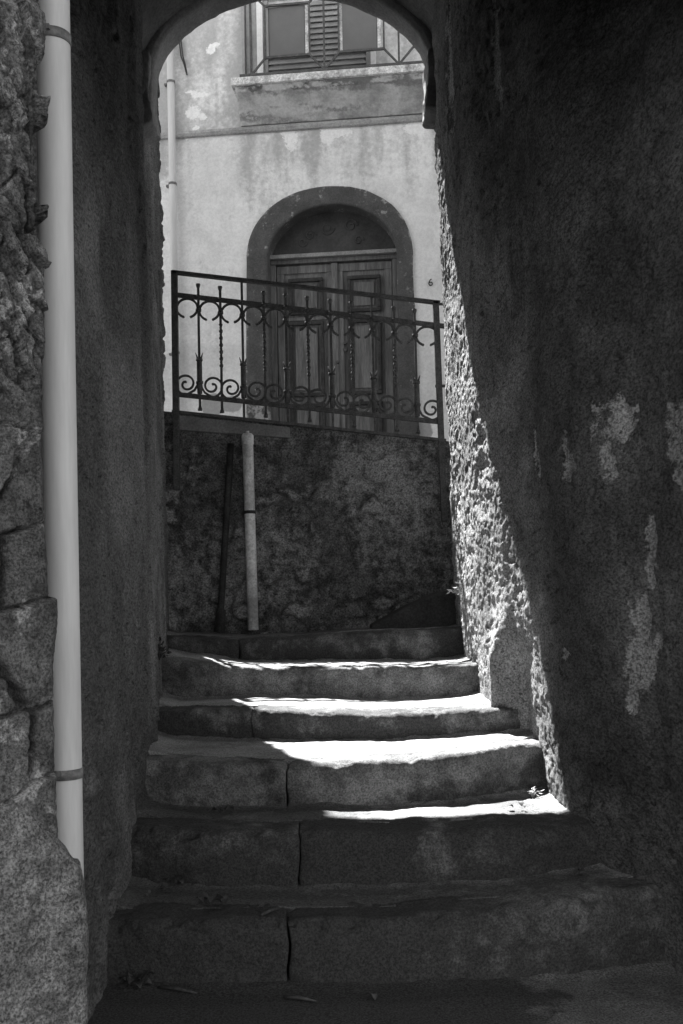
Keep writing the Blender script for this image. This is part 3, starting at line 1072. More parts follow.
def holed_wall(name, y, thick, a, b, x0, x1, ztop, mat_, AZ=4.90):
    mb = MB()
    inn = [(AC + a * math.cos(g), AZ + b * math.sin(g)) for g in np.linspace(0, math.pi, 41)]
    inn = [(AC + a, -.1)] + inn + [(AC - a, -.1)]
    out = []
    for (x, z) in inn:
        if z <= AZ + 1e-6:
            out.append((x1 if x > AC else x0, z))
        else:
            dx, dz = x - AC, z - AZ + 1e-6
            k = min(((x1 if dx > 0 else x0) - AC) / dx if abs(dx) > 1e-6 else 1e9, (ztop - AZ) / dz)
            out.append((AC + dx * k, AZ + dz * k))
    out[1 + 20] = (AC, ztop)
    n_ = len(inn)
    vs = [(x, y, z) for x, z in inn] + [(x, y, z) for x, z in out] + [(x, y + thick, z) for x, z in inn] + [(x, y + thick, z) for x, z in out]
    fs = []
    for i in range(n_ - 1):
        fs += [(i, i + 1, n_ + i + 1, n_ + i), (2 * n_ + i, 3 * n_ + i, 3 * n_ + i + 1, 2 * n_ + i + 1),
               (i, 2 * n_ + i, 2 * n_ + i + 1, i + 1), (n_ + i, n_ + i + 1, 3 * n_ + i + 1, 3 * n_ + i)]
    mb.add(vs, fs)
    return mb.build(name, mat_, ab)


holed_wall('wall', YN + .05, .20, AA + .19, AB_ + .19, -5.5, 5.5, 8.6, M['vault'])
holed_wall('wall', 2.72, .25, 1.62, 0.32, -5.5, 5.5, 8.3, M['right_plaster'], 2.98)  # unseen near wall, its arch lowered to keep light off the steps
n = 40
gs = np.linspace(-.0, math.pi, n)
ys = np.linspace(2.7, YN + .1, 60)
V = np.zeros((n, len(ys), 3))
for i, g in enumerate(gs):
    V[i, :, 0] = AC + 1.36 * math.cos(g)
    V[i, :, 1] = ys
    V[i, :, 2] = AZ - .05 + 1.02 * math.sin(g)
nn = normals_of(V)
V += nn * (0.03 * fbm(V.reshape(-1, 3), 2.5, 4, .55, 121)).reshape(n, -1)[:, :, None]
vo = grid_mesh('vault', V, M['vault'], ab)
sl = vo.modifiers.new('thickness', 'SOLIDIFY')
sl.thickness = 0.3
sl.offset = 1.0 if vo.data.polygons[0].normal.z > 0 else -1.0
for x0 in (-5.5, 5.2):         # side walls and the roof with an unseen eave added to cut off the sun
    mb = MB()
    mb.box((x0, 2.98, -.1), (x0 + .3, YN + .05, 8.3))
    mb.build('gable', M['right_plaster'], ab)
mb = MB()
RGY, RGZ = 5.0, 9.6
for (ya, za_), (yb_, zb2) in (((EY, EZ), (RGY, RGZ)), ((1.9, 8.1), (RGY, RGZ))):
    q = [(-6, ya, za_), (6, ya, za_), (6, yb_, zb2), (-6, yb_, zb2)]
    mb.hexa(q + [(x, y, z_ + .13) for x, y, z_ in q])
mb.build('shade_roof', M['shade_roof'], ab)

# ------------------------------------------------------------------ house across the terrace
FA = rad(6.3)
FO = np.array([0, 13.0, 0])
FT = np.array([math.cos(FA), -math.sin(FA), 0])
FN = np.array([-math.sin(FA), -math.cos(FA), 0])


def uv(px, py, off=0.0):
    a, b = ray(px, py)
    dr = np.array([a, 1.0, b])
    C = np.array([0, 0, H])
    s_ = (FO + FN * off - C).dot(FN) / dr.dot(FN)
    p_ = C + dr * s_
    return float((p_ - FO).dot(FT)), float(p_[2])


def FW(u, z, off=0.0):
    return FO + FT * u + FN * off + np.array([0, 0, z])


def fbox(mb, u0, u1, z0, z1, o0, o1):
    return mb.hexa([FW(u0, z0, o1), FW(u1, z0, o1), FW(u1, z0, o0), FW(u0, z0, o0),
                    FW(u0, z1, o1), FW(u1, z1, o1), FW(u1, z1, o0), FW(u0, z1, o0)])


hs = thing('house', 'pale limewashed house front with an arched double door and a balcony above', 'house', tuple(FW(0, 3.0)))
uL, _ = uv(268.5, 300)
uR, _ = uv(397.5, 300)
uOL, _ = uv(247.5, 300)
uOR, _ = uv(413.5, 300)
zTop = uv(331, 205)[1]
zOut = uv(331, 187)[1]
zSpr = uv(331, 258)[1]
zFloor = 3.02
uC = (uL + uR) / 2
print('door', uL, uR, uOL, uOR, zTop, zOut, zSpr)
us = np.concatenate([[-5], np.arange(-2.8, 2.6, 0.035), [3.2, 6]])
zs = np.concatenate([[0.0, 2.6], np.arange(3.0, 9.0, 0.035), [11.95]])  # unseen wall top, raised so that its shadow covers the landing
uu, zz = np.meshgrid(us, zs, indexing='ij')
pt = np.stack([uu.ravel(), np.full(uu.size, 13.0), zz.ravel()], -1)
off = (0.012 * fbm(pt, 1.2, 3, .5, 131) + 0.004 * fbm(pt, 9, 3, .5, 132)).reshape(uu.shape)
V = FO + uu[..., None] * FT + off[..., None] * FN + zz[..., None] * np.array([0, 0, 1.0])
uc, zc = (uu[:-1, :-1] + uu[1:, 1:]) / 2, (zz[:-1, :-1] + zz[1:, 1:]) / 2
a_, b_ = (uR - uL) / 2 + .07, zTop - zSpr + .07
hole = (np.abs(uc - uC) < a_) & (zc < zSpr) & (zc > zFloor - .05) | ((zc >= zSpr) & (((uc - uC) / a_) ** 2 + ((zc - zSpr) / b_) ** 2 < 1))


def blob(px, py, rx, ry, k=1.0):
    u0, z0 = uv(px, py)
    sx = rx * 13 / 1000
    sy = ry * 13 / 1000
    return k * np.clip(1.0 - 0.5 * (((uu - u0) / sx) ** 2 + ((zz - z0) / sy) ** 2), 0, 1)


nz = fbm(pt, (5, 5, 5), 4, .6, 133).reshape(uu.shape)
fresh = np.zeros(uu.shape)
for q in ((193, 113, 7, 7), (203, 117, 5, 3), (291, 139, 7, 11), (288, 132, 8, 5), (327, 135, 7, 9), (342, 131, 12, 6), (334, 128, 14, 4), (416, 127, 12, 8), (196, 128, 4, 2), (186, 137, 4, 3), (211, 50, 5, 4), (215, 45, 6, 3), (200, 95, 9, 3), (190, 92, 6, 2)):
    fresh = np.maximum(fresh, blob(*q))
fresh = np.clip(fresh + .5 * nz * (fresh > 0), 0, 1)
zcourse = (uv(180, 136)[1] + uv(420, 120)[1]) / 2
stain = 0.34 + 0.55 * fbm(pt, (3.2, 1, 0.9), 3, .55, 134).reshape(uu.shape) + 0.26 * (zz > zcourse)
stain += 0.35 * np.exp(-((uu - uv(250, 150)[0]) / .10) ** 2) * sstep(zcourse - 1.3, zcourse - .1, zz)
stain -= .2 * sstep(zcourse - .2, zcourse - 1.2, zz)
stain += .5 * np.clip(fbm(pt, (6.5, 1, .45), 3, .55, 135).reshape(uu.shape) + .02, 0, 1) * sstep(zcourse - 2.2, zcourse - .1, zz)
cem = np.maximum(blob(212, 405, 12, 12), blob(420, 430, 12, 12))
cem = np.maximum(cem, blob(232, 404, 12, 8))
cem = np.clip(cem + .35 * nz * (cem > 0), 0, 1)
grid_mesh('wall', V, M['facade'], hs, {'stain': np.clip(stain, 0, 1), 'fresh': fresh, 'cement': cem}, keep=~hole)
mb = MB()
fbox(mb, -5, 6, 0.0, 11.94, -1.0, -.6)
fbox(mb, -5, 6, 11.8, 11.96, -6, .012)
fbox(mb, -5, -4.7, 0, 11.79, -6, -.03)
fbox(mb, 5.7, 6, 0, 11.79, -6, -.03)
mb.build('side_wall', M['trim'], hs)

# door surround
n = 70
path_in, path_out = [], []
ao, bo = (uOR - uOL) / 2, zOut - zSpr
uCo = (uOL + uOR) / 2
ai, bi = (uR - uL) / 2, zTop - zSpr
for z in np.linspace(zFloor - .3, zSpr, 14)[:-1]:
    flare = 0.05 * (zSpr - z) / 2.5
    path_in.append((uC + ai, z))
    path_out.append((uCo + ao + flare, z))
for g in np.linspace(0, math.pi, 44):
    path_in.append((uC + ai * math.cos(g), zSpr + bi * math.sin(g)))
    path_out.append((uCo + ao * math.copysign(abs(math.cos(g)) ** .93, math.cos(g)), zSpr + bo * math.sin(g) ** .93))
for z in np.linspace(zSpr, zFloor - .3, 14)[1:]:
    flare = 0.05 * (zSpr - z) / 2.5
    path_in.append((uC - ai, z))
    path_out.append((uCo - ao - flare, z))
n = len(path_in)
rows = []
for t in np.linspace(0, 1, 9):
    rows.append([(po[0] + (pi_[0] - po[0]) * t, po[1] + (pi_[1] - po[1]) * t, .03) for po, pi_ in zip(path_out, path_in)])
for o_ in (0.0, -.12, -.25):
    rows.append([(pi_[0], pi_[1], o_) for pi_ in path_in])
rows.insert(0, [(po[0], po[1], -.03) for po in path_out])
V = np.array([[FW(*q) for q in r_] for r_ in rows])
pf = V.reshape(-1, 3)
V += (FN * (0.007 * fbm(pf, 6, 3, .5, 141))[:, None]).reshape(V.shape)
edge_n = 0.02 * fbm(pf, 5, 3, .6, 142).reshape(V.shape[:2])
for r_ in (0, 1, 2):
    V[r_, :, 0] += edge_n[1] * (1 - .4 * r_)
    V[r_, :, 2] += edge_n[1] * (1 - .4 * r_)
worn = np.clip(0.30 + 0.5 * fbm(pf, 7, 4, .6, 143) + .35 * sstep(zFloor + 1.1, zFloor + .3, pf[:, 2]) * (pf[:, 0] < uC), 0, 1).reshape(V.shape[:2])
worn = worn + 0.12 * (np.arange(len(rows)) == 1)[:, None]
grid_mesh('door_surround', V, M['surround'], hs, {'worn': np.clip(worn, 0, 1)})

# door: frame with transom, fanlight and two panelled leaves
zTr0 = uv(331, 257)[1]
zTr1 = uv(331, 250)[1]
DB = -.24
mb = MB()
fbox(mb, uL - .02, uL + .07, zFloor, zTr0, DB - .05, DB + .05)
fbox(mb, uR - .07, uR + .02, zFloor, zTr0, DB - .05, DB + .05)
fbox(mb, uL - .02, uR + .02, zTr0 + .003, zTr1 - .035, DB - .05, DB + .06)
dr_ = mb.build('door', M['door'], hs, bevel=0.006)
mb = MB()
fbox(mb, uL - .01, uR + .01, zTr1 - .032, zTr1 + .02, DB - .04, DB + .12)
mb.build('transom', M['doortrim'], dr_, bevel=0.008)
mb = MB()
vs = [FW(uL - .02, zTr1 + .023, DB)] + [FW(uC + (ai + .02) * math.cos(g), zSpr + (bi + .02) * math.sin(g), DB) for g in np.linspace(math.pi - .03, .03, 40)] + [FW(uR + .02, zTr1 + .023, DB)]
bk = [v - FN * .05 for v in vs]
n = len(vs)
mb.add(vs + bk, [tuple(range(n)), tuple(range(2 * n - 1, n - 1, -1))] + [(i, (i + 1) % n, n + (i + 1) % n, n + i) for i in range(n)])
fl = mb.build('fanlight', M['fanlight'], dr_)
rim = [FW(uC + (ai - .07) * math.cos(g), zSpr + (bi - .06) * math.sin(g), DB + .012) for g in np.linspace(0.12, math.pi - .12, 40)]
for c0, c1_, rr0, turns in ((308, 229, 6, 2.2), (325, 222, 7, -2.2), (349, 219, 7, 2.2), (300, 236, 5, -2), (357, 234, 5, 2)):
    u0, z0 = uv(c0, c1_)
    pth = []
    for t in np.linspace(0, 1, 30):
        r_ = rr0 * .013 * (1 - .8 * t)
        pth.append(FW(u0 + r_ * math.cos(t * turns * 4), z0 + r_ * math.sin(t * turns * 4), DB + .008))
    mb = MB()                # faint scrollwork on the fanlight
    mb.tube(pth, .007, 5)
    mb.build('fanlight_scroll', M['surround'], dr_)
uM = uv(333.5, 300)[0]


def leaf(u0, u1, cols):
    mouldings = []
    mb = MB()
    fbox(mb, u0, u1, zFloor + .01, zTr0 - .004, DB - .045, DB)
    zt2, zb2 = zTr0 - .02, zFloor + .06
    w = u1 - u0
    # outer bead
    pw = .022

    def ringbox(a0, a1, z0, z1, wd, o0, o1):      # four mitred strips
        nonlocal mb
        fbox(mb, a0, a1, z1 - wd, z1, o0, o1)
        fbox(mb, a0, a1, z0, z0 + wd, o0, o1)
        fbox(mb, a0, a0 + wd, z0 + wd, z1 - wd, o0, o1)
        fbox(mb, a1 - wd, a1, z0 + wd, z1 - wd, o0, o1)
    ringbox(u0 + .004, u1 - .004, zFloor + .015, zt2, .10, DB + .001, DB + .022)
    # three raised and fielded panels
    zz_ = [uv(365, 307)[1], uv(365, 314)[1], uv(365, 391)[1], uv(365, 398)[1]]
    for z0, z1 in ((zz_[0], zt2 - .17), (zz_[2], zz_[1]), (zFloor + .2, zz_[3])):
        a0, a1 = u0 + .155, u1 - .155
        mk, mb_ = mb, MB()
        mb = mb_
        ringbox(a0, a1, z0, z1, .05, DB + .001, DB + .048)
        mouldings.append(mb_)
        mb = mk
        fbox(mb, a0 + .085, a1 - .085, z0 + .085, z1 - .085, DB + .001, DB + .024)
    fbox(mb, u0 + .105, u1 - .105, zz_[0] - .075, zz_[0] - .03, DB + .001, DB + .018)
    mb.build('door_leaf', M['door'], dr_, bevel=0.007)
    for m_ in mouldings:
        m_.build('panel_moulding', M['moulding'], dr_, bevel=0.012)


leaf(uL + .075, uM - .004, 1)
leaf(uM + .004, uR - .075, 1)
mb = MB()
fbox(mb, uM - .045, uM + .035, zFloor + .03, zTr0 - .012, DB + .023, DB + .05)
mb.build('meeting_bead', M['door'], dr_, bevel=0.008)
mb = MB()
q = FW(uM + .12, uv(350, 339)[1], DB + .022)
mb.tube([q, q + FN * .05], .02, 8)
q2 = FW(uM + .12, uv(350, 345)[1], DB + .022)
mb.tube([q2, q2 + FN * .012], .03, 8)
mb.build('handle', M['iron'], dr_)
mb = MB()
q = FW(uM + .02, uv(340, 359)[1], DB + .05)
mb.tube([q, q + FN * .05], .02, 8)
mb.build('lock', M['iron'], dr_)
mb = MB()
fbox(mb, uL - .3, uR + .3, zFloor - .35, zFloor, -.3, .35)
mb.build('doorstep', M['step'], hs, bevel=0.01)

# string course, balcony base and slab
zc1 = zcourse
mb = MB()
uS0 = uv(176, 136)[0]
vs = []
for u in (-3.2, 4.0):
    for z, o_ in ((zc1 - .032, 0.0), (zc1 - .032, .05), (zc1 + .0, .07), (zc1 + .036, .06), (zc1 + .05, 0.0)):
        vs.append(FW(u, z, o_))
mb.add(vs, [(0, 1, 6, 5), (1, 2, 7, 6), (2, 3, 8, 7), (3, 4, 9, 8), (4, 3, 2, 1, 0), (5, 6, 7, 8, 9)])
mb.build('string_course', M['trim'], hs)
OB = .55
uB0, zB0 = uv(241, 122, .04)
uB1, zB1 = uv(235, 83, OB - .05)
zS0, zS1 = uv(236, 84, OB)[1], uv(236, 76.5, OB)[1]
zS0 = (zS0 + uv(420, 71.5, OB)[1]) / 2
zS1 = (zS1 + uv(420, 64, OB)[1]) / 2
print('balcony', zB0, zB1, zS0, zS1, 'course', zc1, 'chk', uv(180, 136)[1], uv(420, 120)[1], uv(236, 76.5, OB)[1], uv(420, 64, OB)[1])
zb0 = zc1 + .053
ub = np.linspace(0, 1, 160)
tb = np.linspace(0, 1, 50)
V = np.zeros((len(ub), len(tb), 3))
grime = np.zeros(V.shape[:2])
smear = np.zeros(V.shape[:2])
lime = np.zeros(V.shape[:2])
for j, t in enumerate(tb):
    z = zb0 + (zS0 - .003 - zb0) * t
    o_ = .06 + (OB - .10) * t ** 1.15
    ua = uB0 + (uB1 - uB0) * t
    for i, s_ in enumerate(ub):
        V[i, j] = FW(ua + (3.6 - ua) * s_, z, o_)
pf = V.reshape(-1, 3)
V += (FN * (0.008 * fbm(pf, 4, 3, .5, 151))[:, None]).reshape(V.shape)
nb = fbm(pf, (3, 3, 7), 4, .6, 152).reshape(V.shape[:2])
nb2 = fbm(pf, (1.1, 1.1, 8), 3, .5, 153).reshape(V.shape[:2])
TT = tb[None, :] + 0 * V[:, :, 0]
grime = np.clip(sstep(.76, .86, TT) * (.48 + 1.2 * nb) - .1 + .35 * np.clip(nb2 + .1, 0, 1) * sstep(.5, .7, TT), 0, 1)
smear = np.clip(.30 + 1.5 * nb2, 0, 1)
lime = np.clip(.20 + 0.8 * nb2 * (TT < .3) + sstep(.8, .9, TT) * (.3 - .9 * nb), 0, 1)
bal = grid_mesh('balcony', V, M['balcony'], hs, {'grime': grime, 'smear': smear, 'lime': lime},
                back=lambda rv: rv - np.outer((rv - FO).dot(FN), FN) + FN * .002)
mb = MB()
fbox(mb, uB1 - .045, 3.66, zS0, zS1, -.02, OB)
mb.build('balcony_slab', M['slab'], bal, bevel=0.01)
# balcony railing: long hexagons of thin bar
OR = OB - .05
mb = MB()


def bt(p1, p2, r_=.011):
    mb.bar(FW(*p1, OR), FW(*p2, OR), r_ * 2, r_ * 2, up=tuple(FN))


zr0 = zS1 + .035
zr1 = (uv(288, 56.3, OR)[1] + uv(362, 50.3, OR)[1]) / 2
zr2 = zr1 + .65
uk = [uv(x, y, OR)[0] for x, y in ((253, 73), (266, 58.5), (311, 54.5), (324.5, 67), (339, 52), (384, 49), (399, 61.5))]
per = uk[6] - uk[3]
bt((uk[0] - .17, zr0), (3.6, zr0), .016)
bt((uk[0] - .17, zr2 + .2), (3.6, zr2 + .2), .016)
k = uk[3] - per
for j in range(-1, 4):
    c0 = uk[3] + per * j
    if c0 < uk[0] - .2:
        continue
    bt((c0, zr0), (c0, zr2 + .2), .012)
for j in range(-1, 3):
    c0 = uk[3] + per * j
    a, b = c0 + (uk[4] - uk[3]), c0 + per - (uk[6] - uk[5])
    for z, zz0 in ((zr1, zr0), (zr2, zr2 + .2)):
        bt((c0, zz0), (a, z))
        bt((a, z), (b, z), .013)
        bt((b, z), (c0 + per, zz0))
    bt((a, zr1), (a, zr2))
    bt((b, zr1), (b, zr2))
mb.build('balcony_railing', M['iron'], bal)
# balcony door: white frame, louvred leaves, folded shutter at the side
z0 = zS1 + .003
zt = 9.3
mb = MB()
uWa, uWb = uv(258, 60, 0.02)[0], uv(264, 60, .02)[0]
uWc, uWd = uv(371, 62, 0.02)[0], uv(376, 62, .02)[0]
fbox(mb, uWa, uWb, z0, zt, .004, .09)
fbox(mb, uWc, uWd, z0, zt, .004, .09)
fbox(mb, uWb, uWc, zt - .12, zt, .004, .09)
bd = mb.build('balcony_door', M['white'], hs, bevel=.006)
um = uv(324, 40, .02)[0]
for a, b in ((uWb, uWc),):
    mb = MB()
    fbox(mb, a + .004, a + .06, z0 + .02, zt - .13, .006, .05)
    fbox(mb, b - .06, b - .004, z0 + .02, zt - .13, .006, .05)
    z = z0 + .03
    while z < zt - .2:
        mb.hexa([FW(a + .062, z, .05), FW(b - .062, z, .05), FW(b - .062, z, .04), FW(a + .062, z, .04),
                 FW(a + .062, z + .068, .02), FW(b - .062, z + .068, .02), FW(b - .062, z + .068, .01), FW(a + .062, z + .068, .01)])
        z += .073
    mb.build('louvred_shutter', M['shutter'], bd)
mb = MB()
ue0, ue1 = uv(242, 40, .1)[0], uv(256, 40, .1)[0]
fbox(mb, ue0, ue0 + .035, z0, zt, .02, .12)
fbox(mb, ue0 + .05, ue1, z0, zt, .02, .06)
fbox(mb, ue0 + .10, ue0 + .12, z0, zt, .062, .08)
mb.build('folded_shutter', M['shutter'], bd, bevel=.004)

# house number
txt = bpy.data.curves.new('house_number', 'FONT')
txt.body = '6'
txt.size = .135
txt.extrude = .002
to = bpy.data.objects.new('tmp_number', txt)
COL.objects.link(to)
dg = bpy.context.evaluated_depsgraph_get()
me = bpy.data.meshes.new_from_object(to.evaluated_get(dg))
bpy.data.objects.remove(to)
u0, z0n = uv(428, 286.5)
Mx = Matrix(((FT[0], 0, -FN[0], 0), (FT[1], 0, -FN[1], 0), (0, 1, 0, 0), (0, 0, 0, 1)))
me.transform(Matrix.Translation(Vector(FW(u0, z0n, .02))) @ Mx)
link_mesh('house_number', me, M['ink'], hs)

# grey cloths along the balcony rail
for (x0, x1), lb in (((266.5, 308.5), 'grey sun cloth on the balcony rail beside the folded shutter'),
                     ((339.5, 381), 'grey sun cloth on the balcony rail above the white plaster patches by the arch')):
    a, b = uv(x0, 50, OR + .02)[0], uv(x1, 50, OR + .02)[0]
    root = thing('privacy_screen', lb, 'screen', tuple(FW((a + b) / 2, zr1 + .015, OR + .03)), 'grey screens on the balcony')
    us_ = np.linspace(a + .022, b - .045, 30)
    zs_ = np.linspace(zr1 + .02, zr2 - .01, 30)
    V = np.array([[FW(u, z, OR - .022 - .005 * math.sin(u * 9 + z)) for z in zs_] for u in us_])
    grid_mesh('cloth', V, M['greypanel'], root, back=tuple(-FN * .012))
    mb = MB()
    fbox(mb, a, a + (.02 if x0 < 300 else .035), zr1 + .02, zr2, OR - .035, OR - .015)
    mb.build('edge_strip', M['shutter'] if x0 < 300 else M['slab'], root)
    mb = MB()
    fbox(mb, b - .043, b, zr1 + .02, zr2, OR - .035, OR - .015)
    mb.build('edge_strip', M['slab'], root)

# drainpipe on the house, cables
dp = thing('drainpipe', 'thin pale drainpipe on the house front beyond the arch, beside the railing end', 'drainpipe', tuple(FW(uv(174, 400)[0], 3.0, .1)))
mb = MB()
up = uv(173.8, 250, .09)[0]
mb.tube([FW(up, 2.9, .09), FW(up, 9.5, .09)], .050, 16)
mb.build('pipe', M['pvc'], dp)
for y in (82, 184, 353):
    mb = MB()
    z = uv(174, y, .09)[1]
    mb.tube([FW(up, z - .014, .09), FW(up, z + .014, .09)], .056, 16)
    mb.bar(FW(up - .09, z, .05), FW(up - .09, z, .0), .025, .025, up=(0, 0, 1))
    mb.bar(FW(up - .1, z, .05), FW(up, z, .05), .02, .02, up=(0, 0, 1))
    mb.build('clamp', M['bracket'], dp)
mb = MB()
for off_ in (0, 1.8):
    mb.tube([FW(*uv(180 + off_, 40), .05), FW(*uv(182 + off_, 58), .05), FW(*uv(185 + off_ * .6, 66), .05), FW(*uv(188, 77), .05)], .010, 6)
o = mb.build('cable', M['cable'], loc=tuple(FW(*uv(186, 60), .05)))
tag(o, 'pair of loose black cables hanging on the house front just inside the arch', 'cable')

# ------------------------------------------------------------------ near drainpipe
np_ = thing('drainpipe', 'thick white drainpipe in the foreground between the rubble wall and the shaded passage', 'drainpipe', tuple(P(68, 900, 2.46)))
mb = MB()
A, B = P(51.5, -40, 2.46), P(68.5, 1010, 2.46)
A = B + (A - B) * 1.7
mb.tube([B + (A - B) * t for t in np.linspace(-.02, 1, 700)], .0420, 40)
po_ = mb.build('pipe', M['pvc'], np_)
co_ = np.array([v.co[:] for v in po_.data.vertices])
sc_ = np.clip(.55 * fbm(co_, (30, 30, 13), 3, .6, 161) + .34 * fbm(co_, (9, 9, 1.2), 3, .6, 162) + .11, 0, 1)
at_ = po_.data.attributes.new('scuff', 'FLOAT', 'POINT')
at_.data.foreach_set('value', sc_.astype(np.float32))
ax = (A - B) / np.linalg.norm(A - B)
for py in (40, 773):
    t = (P(62, py, 2.46)[2] - B[2]) / (A[2] - B[2])
    q = B + (A - B) * t
    mb = MB()
    tl = np.array([0.0, 0.0, .0])
    mb.tube([q - ax * .0125, q + ax * .0125], .0442, 32)
    mb.bar(q + np.array([.0, -.043, 0]) + ax * .006, q + np.array([.0, -.052, 0]) + ax * .006, .012, .012, up=(0, 0, 1))
    mb.bar(q + np.array([-.03, .03, 0]), q + np.array([-.14, .05, 0]), .02, .02, up=(0, 0, 1))
    mb.build('clamp', M['bracket'], np_)

# ------------------------------------------------------------------ small plants and litter


def leafy(name, label, base, n, L, spread, mat_, cat='weed', upv=(0, 0, 1), seed=1):
    rg = random.Random(seed)
    t = thing(name, label, cat, tuple(base))
    base = np.array(base, float)
    st, lf = MB(), MB()
    upv = np.array(upv, float)
    upv /= np.linalg.norm(upv)
    for i in range(n):
        dr = upv + spread * np.array([rg.uniform(-1, 1), rg.uniform(-1, 1), rg.uniform(-.6, 1)])
        dr /= np.linalg.norm(dr)
        le = L * rg.uniform(.5, 1.1)
        e = base + dr * le
        st.tube([base, base + dr * le * .5 + np.array([0, 0, .01]), e], [.0022, .0018, .001], 5)
        for k in range(3):
            c_ = base + dr * le * (.45 + .27 * k)
            d2 = np.array([rg.uniform(-1, 1), rg.uniform(-1, 1), rg.uniform(-.4, .7)])
            d2 /= np.linalg.norm(d2)
            s2 = np.cross(d2, np.array([rg.uniform(-.5, .5), rg.uniform(-.5, .5), 1]))
            s2 /= np.linalg.norm(s2)
            nn_ = np.cross(d2, s2)
            l2 = L * rg.uniform(.28, .5)
            w2_ = l2 * .22
            pts = [c_, c_ + d2 * l2 * .35 + s2 * w2_ + nn_ * .1 * l2, c_ + d2 * l2 * .75 + s2 * w2_ * .8 + nn_ * .08 * l2, c_ + d2 * l2,
                   c_ + d2 * l2 * .75 - s2 * w2_ * .8 + nn_ * .08 * l2, c_ + d2 * l2 * .35 - s2 * w2_ + nn_ * .1 * l2,
                   c_ + d2 * l2 * .4, c_ + d2 * l2 * .75]
            lf.add(pts, [(0, 1, 6), (1, 2, 7, 6), (2, 3, 7), (3, 4, 7), (4, 5, 6, 7), (5, 0, 6)])
    st.build('stem', mat_, t)
    lf.build('foliage', mat_, t)
    return t


def on_step(px, py, i):
    """the point of tread i (0 = paving) seen at a pixel"""
    a, b = ray(px, py)
    Y = 5.0
    for _ in range(40):
        z = 0.0 if i == 0 else float(np.interp(a * Y, XS, steps[i - 1]['Z1']))
        Y = .5 * Y + .5 * (z - H) / b
    return np.array([a * Y, Y, H + b * Y])


y_, z_ = on_right(464, 594)
leafy('weed', 'small sunlit weed growing out of the wall edge above the top step', (float(right_x(np.array(y_), z_)) - .03, y_, z_), 10, .085, .8, M['leaf'], upv=(-.5, -.5, .6), seed=4)
leafy('weed', 'tiny weed rooted at the end of the tall riser by the wall foot', on_step(533, 797, 2) + np.array([0, .0, .0]), 9, .045, .9, M['leaf'], seed=6)
leafy('weed', 'dull weed tuft in the shaded corner beside the topmost step ends', on_step(158, 662, 5) + np.array([.0, .04, .01]), 16, .13, .9, M['dry'], seed=9)
leafy('weed', 'low sprigs along the sunlit tread below the wall weed', on_step(468, 692, 4) + np.array([-.02, .02, 0]), 6, .05, .9, M['leaf'], seed=12)


def litter(label, base, n, size, seed, twig=None):
    rg = random.Random(seed)
    base = np.array(base, float) + np.array([0, 0, .006])
    t = thing('dry_leaves', label, 'dead leaves', tuple(base), 'dead leaves on the steps')
    for i in range(n):
        mb = MB()
        c_ = base + np.array([rg.gauss(0, size * .8), rg.gauss(0, size * .6), rg.uniform(.0, size * .35)])
        an = rg.uniform(0, 6.28)
        l2 = size * rg.uniform(.6, 1.2)
        d2 = np.array([math.cos(an), math.sin(an), rg.uniform(-.1, .5)])
        s2 = np.array([-math.sin(an), math.cos(an), rg.uniform(-.4, .4)])
        vs = []
        for k, (f_, w_) in enumerate(((0, .05), (.25, .35), (.5, .45), (.75, .3), (1, .04))):
            cc = c_ + d2 * l2 * f_ + np.array([0, 0, .3 * l2 * math.sin(f_ * 3.1)])
            vs += [cc - s2 * w_ * l2 + np.array([0, 0, .18 * l2 * w_ * 2]), cc, cc + s2 * w_ * l2 + np.array([0, 0, .18 * l2 * w_ * 2])]
        fs = []
        for k in range(4):
            fs += [(k * 3, k * 3 + 1, k * 3 + 4, k * 3 + 3), (k * 3 + 1, k * 3 + 2, k * 3 + 5, k * 3 + 4)]
        mb.add(vs, fs, True)
        mb.build('leaf', M['dry'], t)
    return t


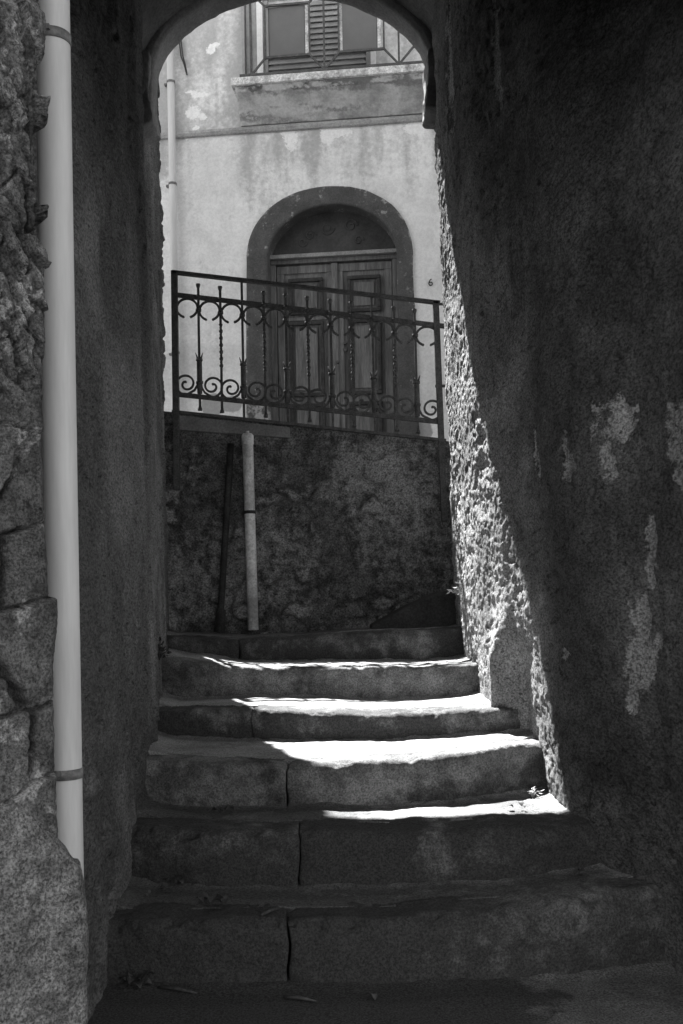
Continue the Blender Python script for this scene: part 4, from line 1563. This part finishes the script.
litter('crumpled dead leaves at the back of the second step, left of the sun strip', on_step(221, 814, 2), 7, .035, 1)
litter('dead leaves heaped against the foot of the second riser', on_step(175, 887, 1), 7, .035, 2)
litter('flat dead leaves in the middle of the lowest tread beside the twig', on_step(209, 904, 1), 9, .04, 3)
litter('single dark dead leaf near the wall on the lowest tread', on_step(148, 897, 1), 2, .03, 4)
litter('largest heap of dead leaves on the paving below the lowest step', on_step(143, 986, 0), 11, .045, 5)
litter('dead leaf at the sunny end of the strip by the wall', on_step(521, 809, 2), 3, .028, 6)
litter('dead leaf on the lowest tread near its rounded corner', on_step(576, 877, 1), 3, .03, 7)
litter('dark curled leaf on the paving in the middle of the passage', on_step(371, 1003, 0), 3, .03, 8)
for (xa, ya), (xb, yb_), i, lb in (((261, 918), (280, 911), 1, 'short dark twig lying on the lowest tread'),
                                   ((284, 1000), (316, 1004), 0, 'dark twig lying on the paving in front of the steps'),
                                   ((158, 990), (197, 996), 0, 'long thin stalk sticking out of the largest leaf heap')):
    mb = MB()
    a, b = on_step(xa, ya, i), on_step(xb, yb_, i)
    up_ = np.array([0, 0, .010])
    mb.tube([a + up_, (a + b) / 2 + up_ * 1.5, b + up_], [.005, .006, .003], 6)
    tag(mb.build('twig', M['dry'], loc=tuple(a)), lb, 'twig')

# ------------------------------------------------------------------ light, camera, output
sd = np.array([-.36, 1.0, 1.60])
sd /= np.linalg.norm(sd)
EL = math.asin(sd[2])
AZM = math.atan2(sd[0], sd[1])
sun = bpy.data.lights.new('sun', 'SUN')
sun.energy = 5.0
sun.angle = rad(0.5)
so = bpy.data.objects.new('sun', sun)
COL.objects.link(so)
so.rotation_euler = Vector(-sd).to_track_quat('-Z', 'Y').to_euler()
so.location = (-3, 9, 12)
w = bpy.data.worlds.new('World')
SC.world = w
w.use_nodes = True
nt = w.node_tree
bg = nt.nodes['Background']
sky = nt.nodes.new('ShaderNodeTexSky')
sky.sky_type = 'NISHITA'
sky.sun_disc = False
sky.sun_elevation = EL
sky.sun_rotation = AZM % (2 * math.pi)
bw = nt.nodes.new('ShaderNodeRGBToBW')
nt.links.new(sky.outputs[0], bw.inputs[0])
nt.links.new(bw.outputs[0], bg.inputs['Color'])
bg.inputs['Strength'].default_value = 0.09

cam = bpy.data.cameras.new('camera')
cam.sensor_fit = 'VERTICAL'
cam.sensor_height = 36.0
cam.lens = F / 1024.0 * 36.0
cam.shift_y = (PY0 - 512.0) / 1024.0
cam.clip_start = 0.05
cam.clip_end = 1000
co = bpy.data.objects.new('camera', cam)
COL.objects.link(co)
co.location = (0, 0, H)
co.rotation_euler = (rad(90), ROLL, 0)
SC.camera = co
vs_ = SC.view_settings
vs_.view_transform = 'Standard'
vs_.look = 'None'
vs_.gamma = 1.0
vs_.exposure = 2.6
SC.render.engine = 'CYCLES'
SC.cycles.use_denoising = True
SC.cycles.denoiser = 'OPENIMAGEDENOISE'
SC.cycles.denoising_input_passes = 'RGB_ALBEDO_NORMAL'
SC.cycles.denoising_prefilter = 'ACCURATE'
SC.cycles.max_bounces = 10
SC.cycles.diffuse_bounces = 6
SC.cycles.use_adaptive_sampling = False
SC.cycles.adaptive_threshold = 0.01
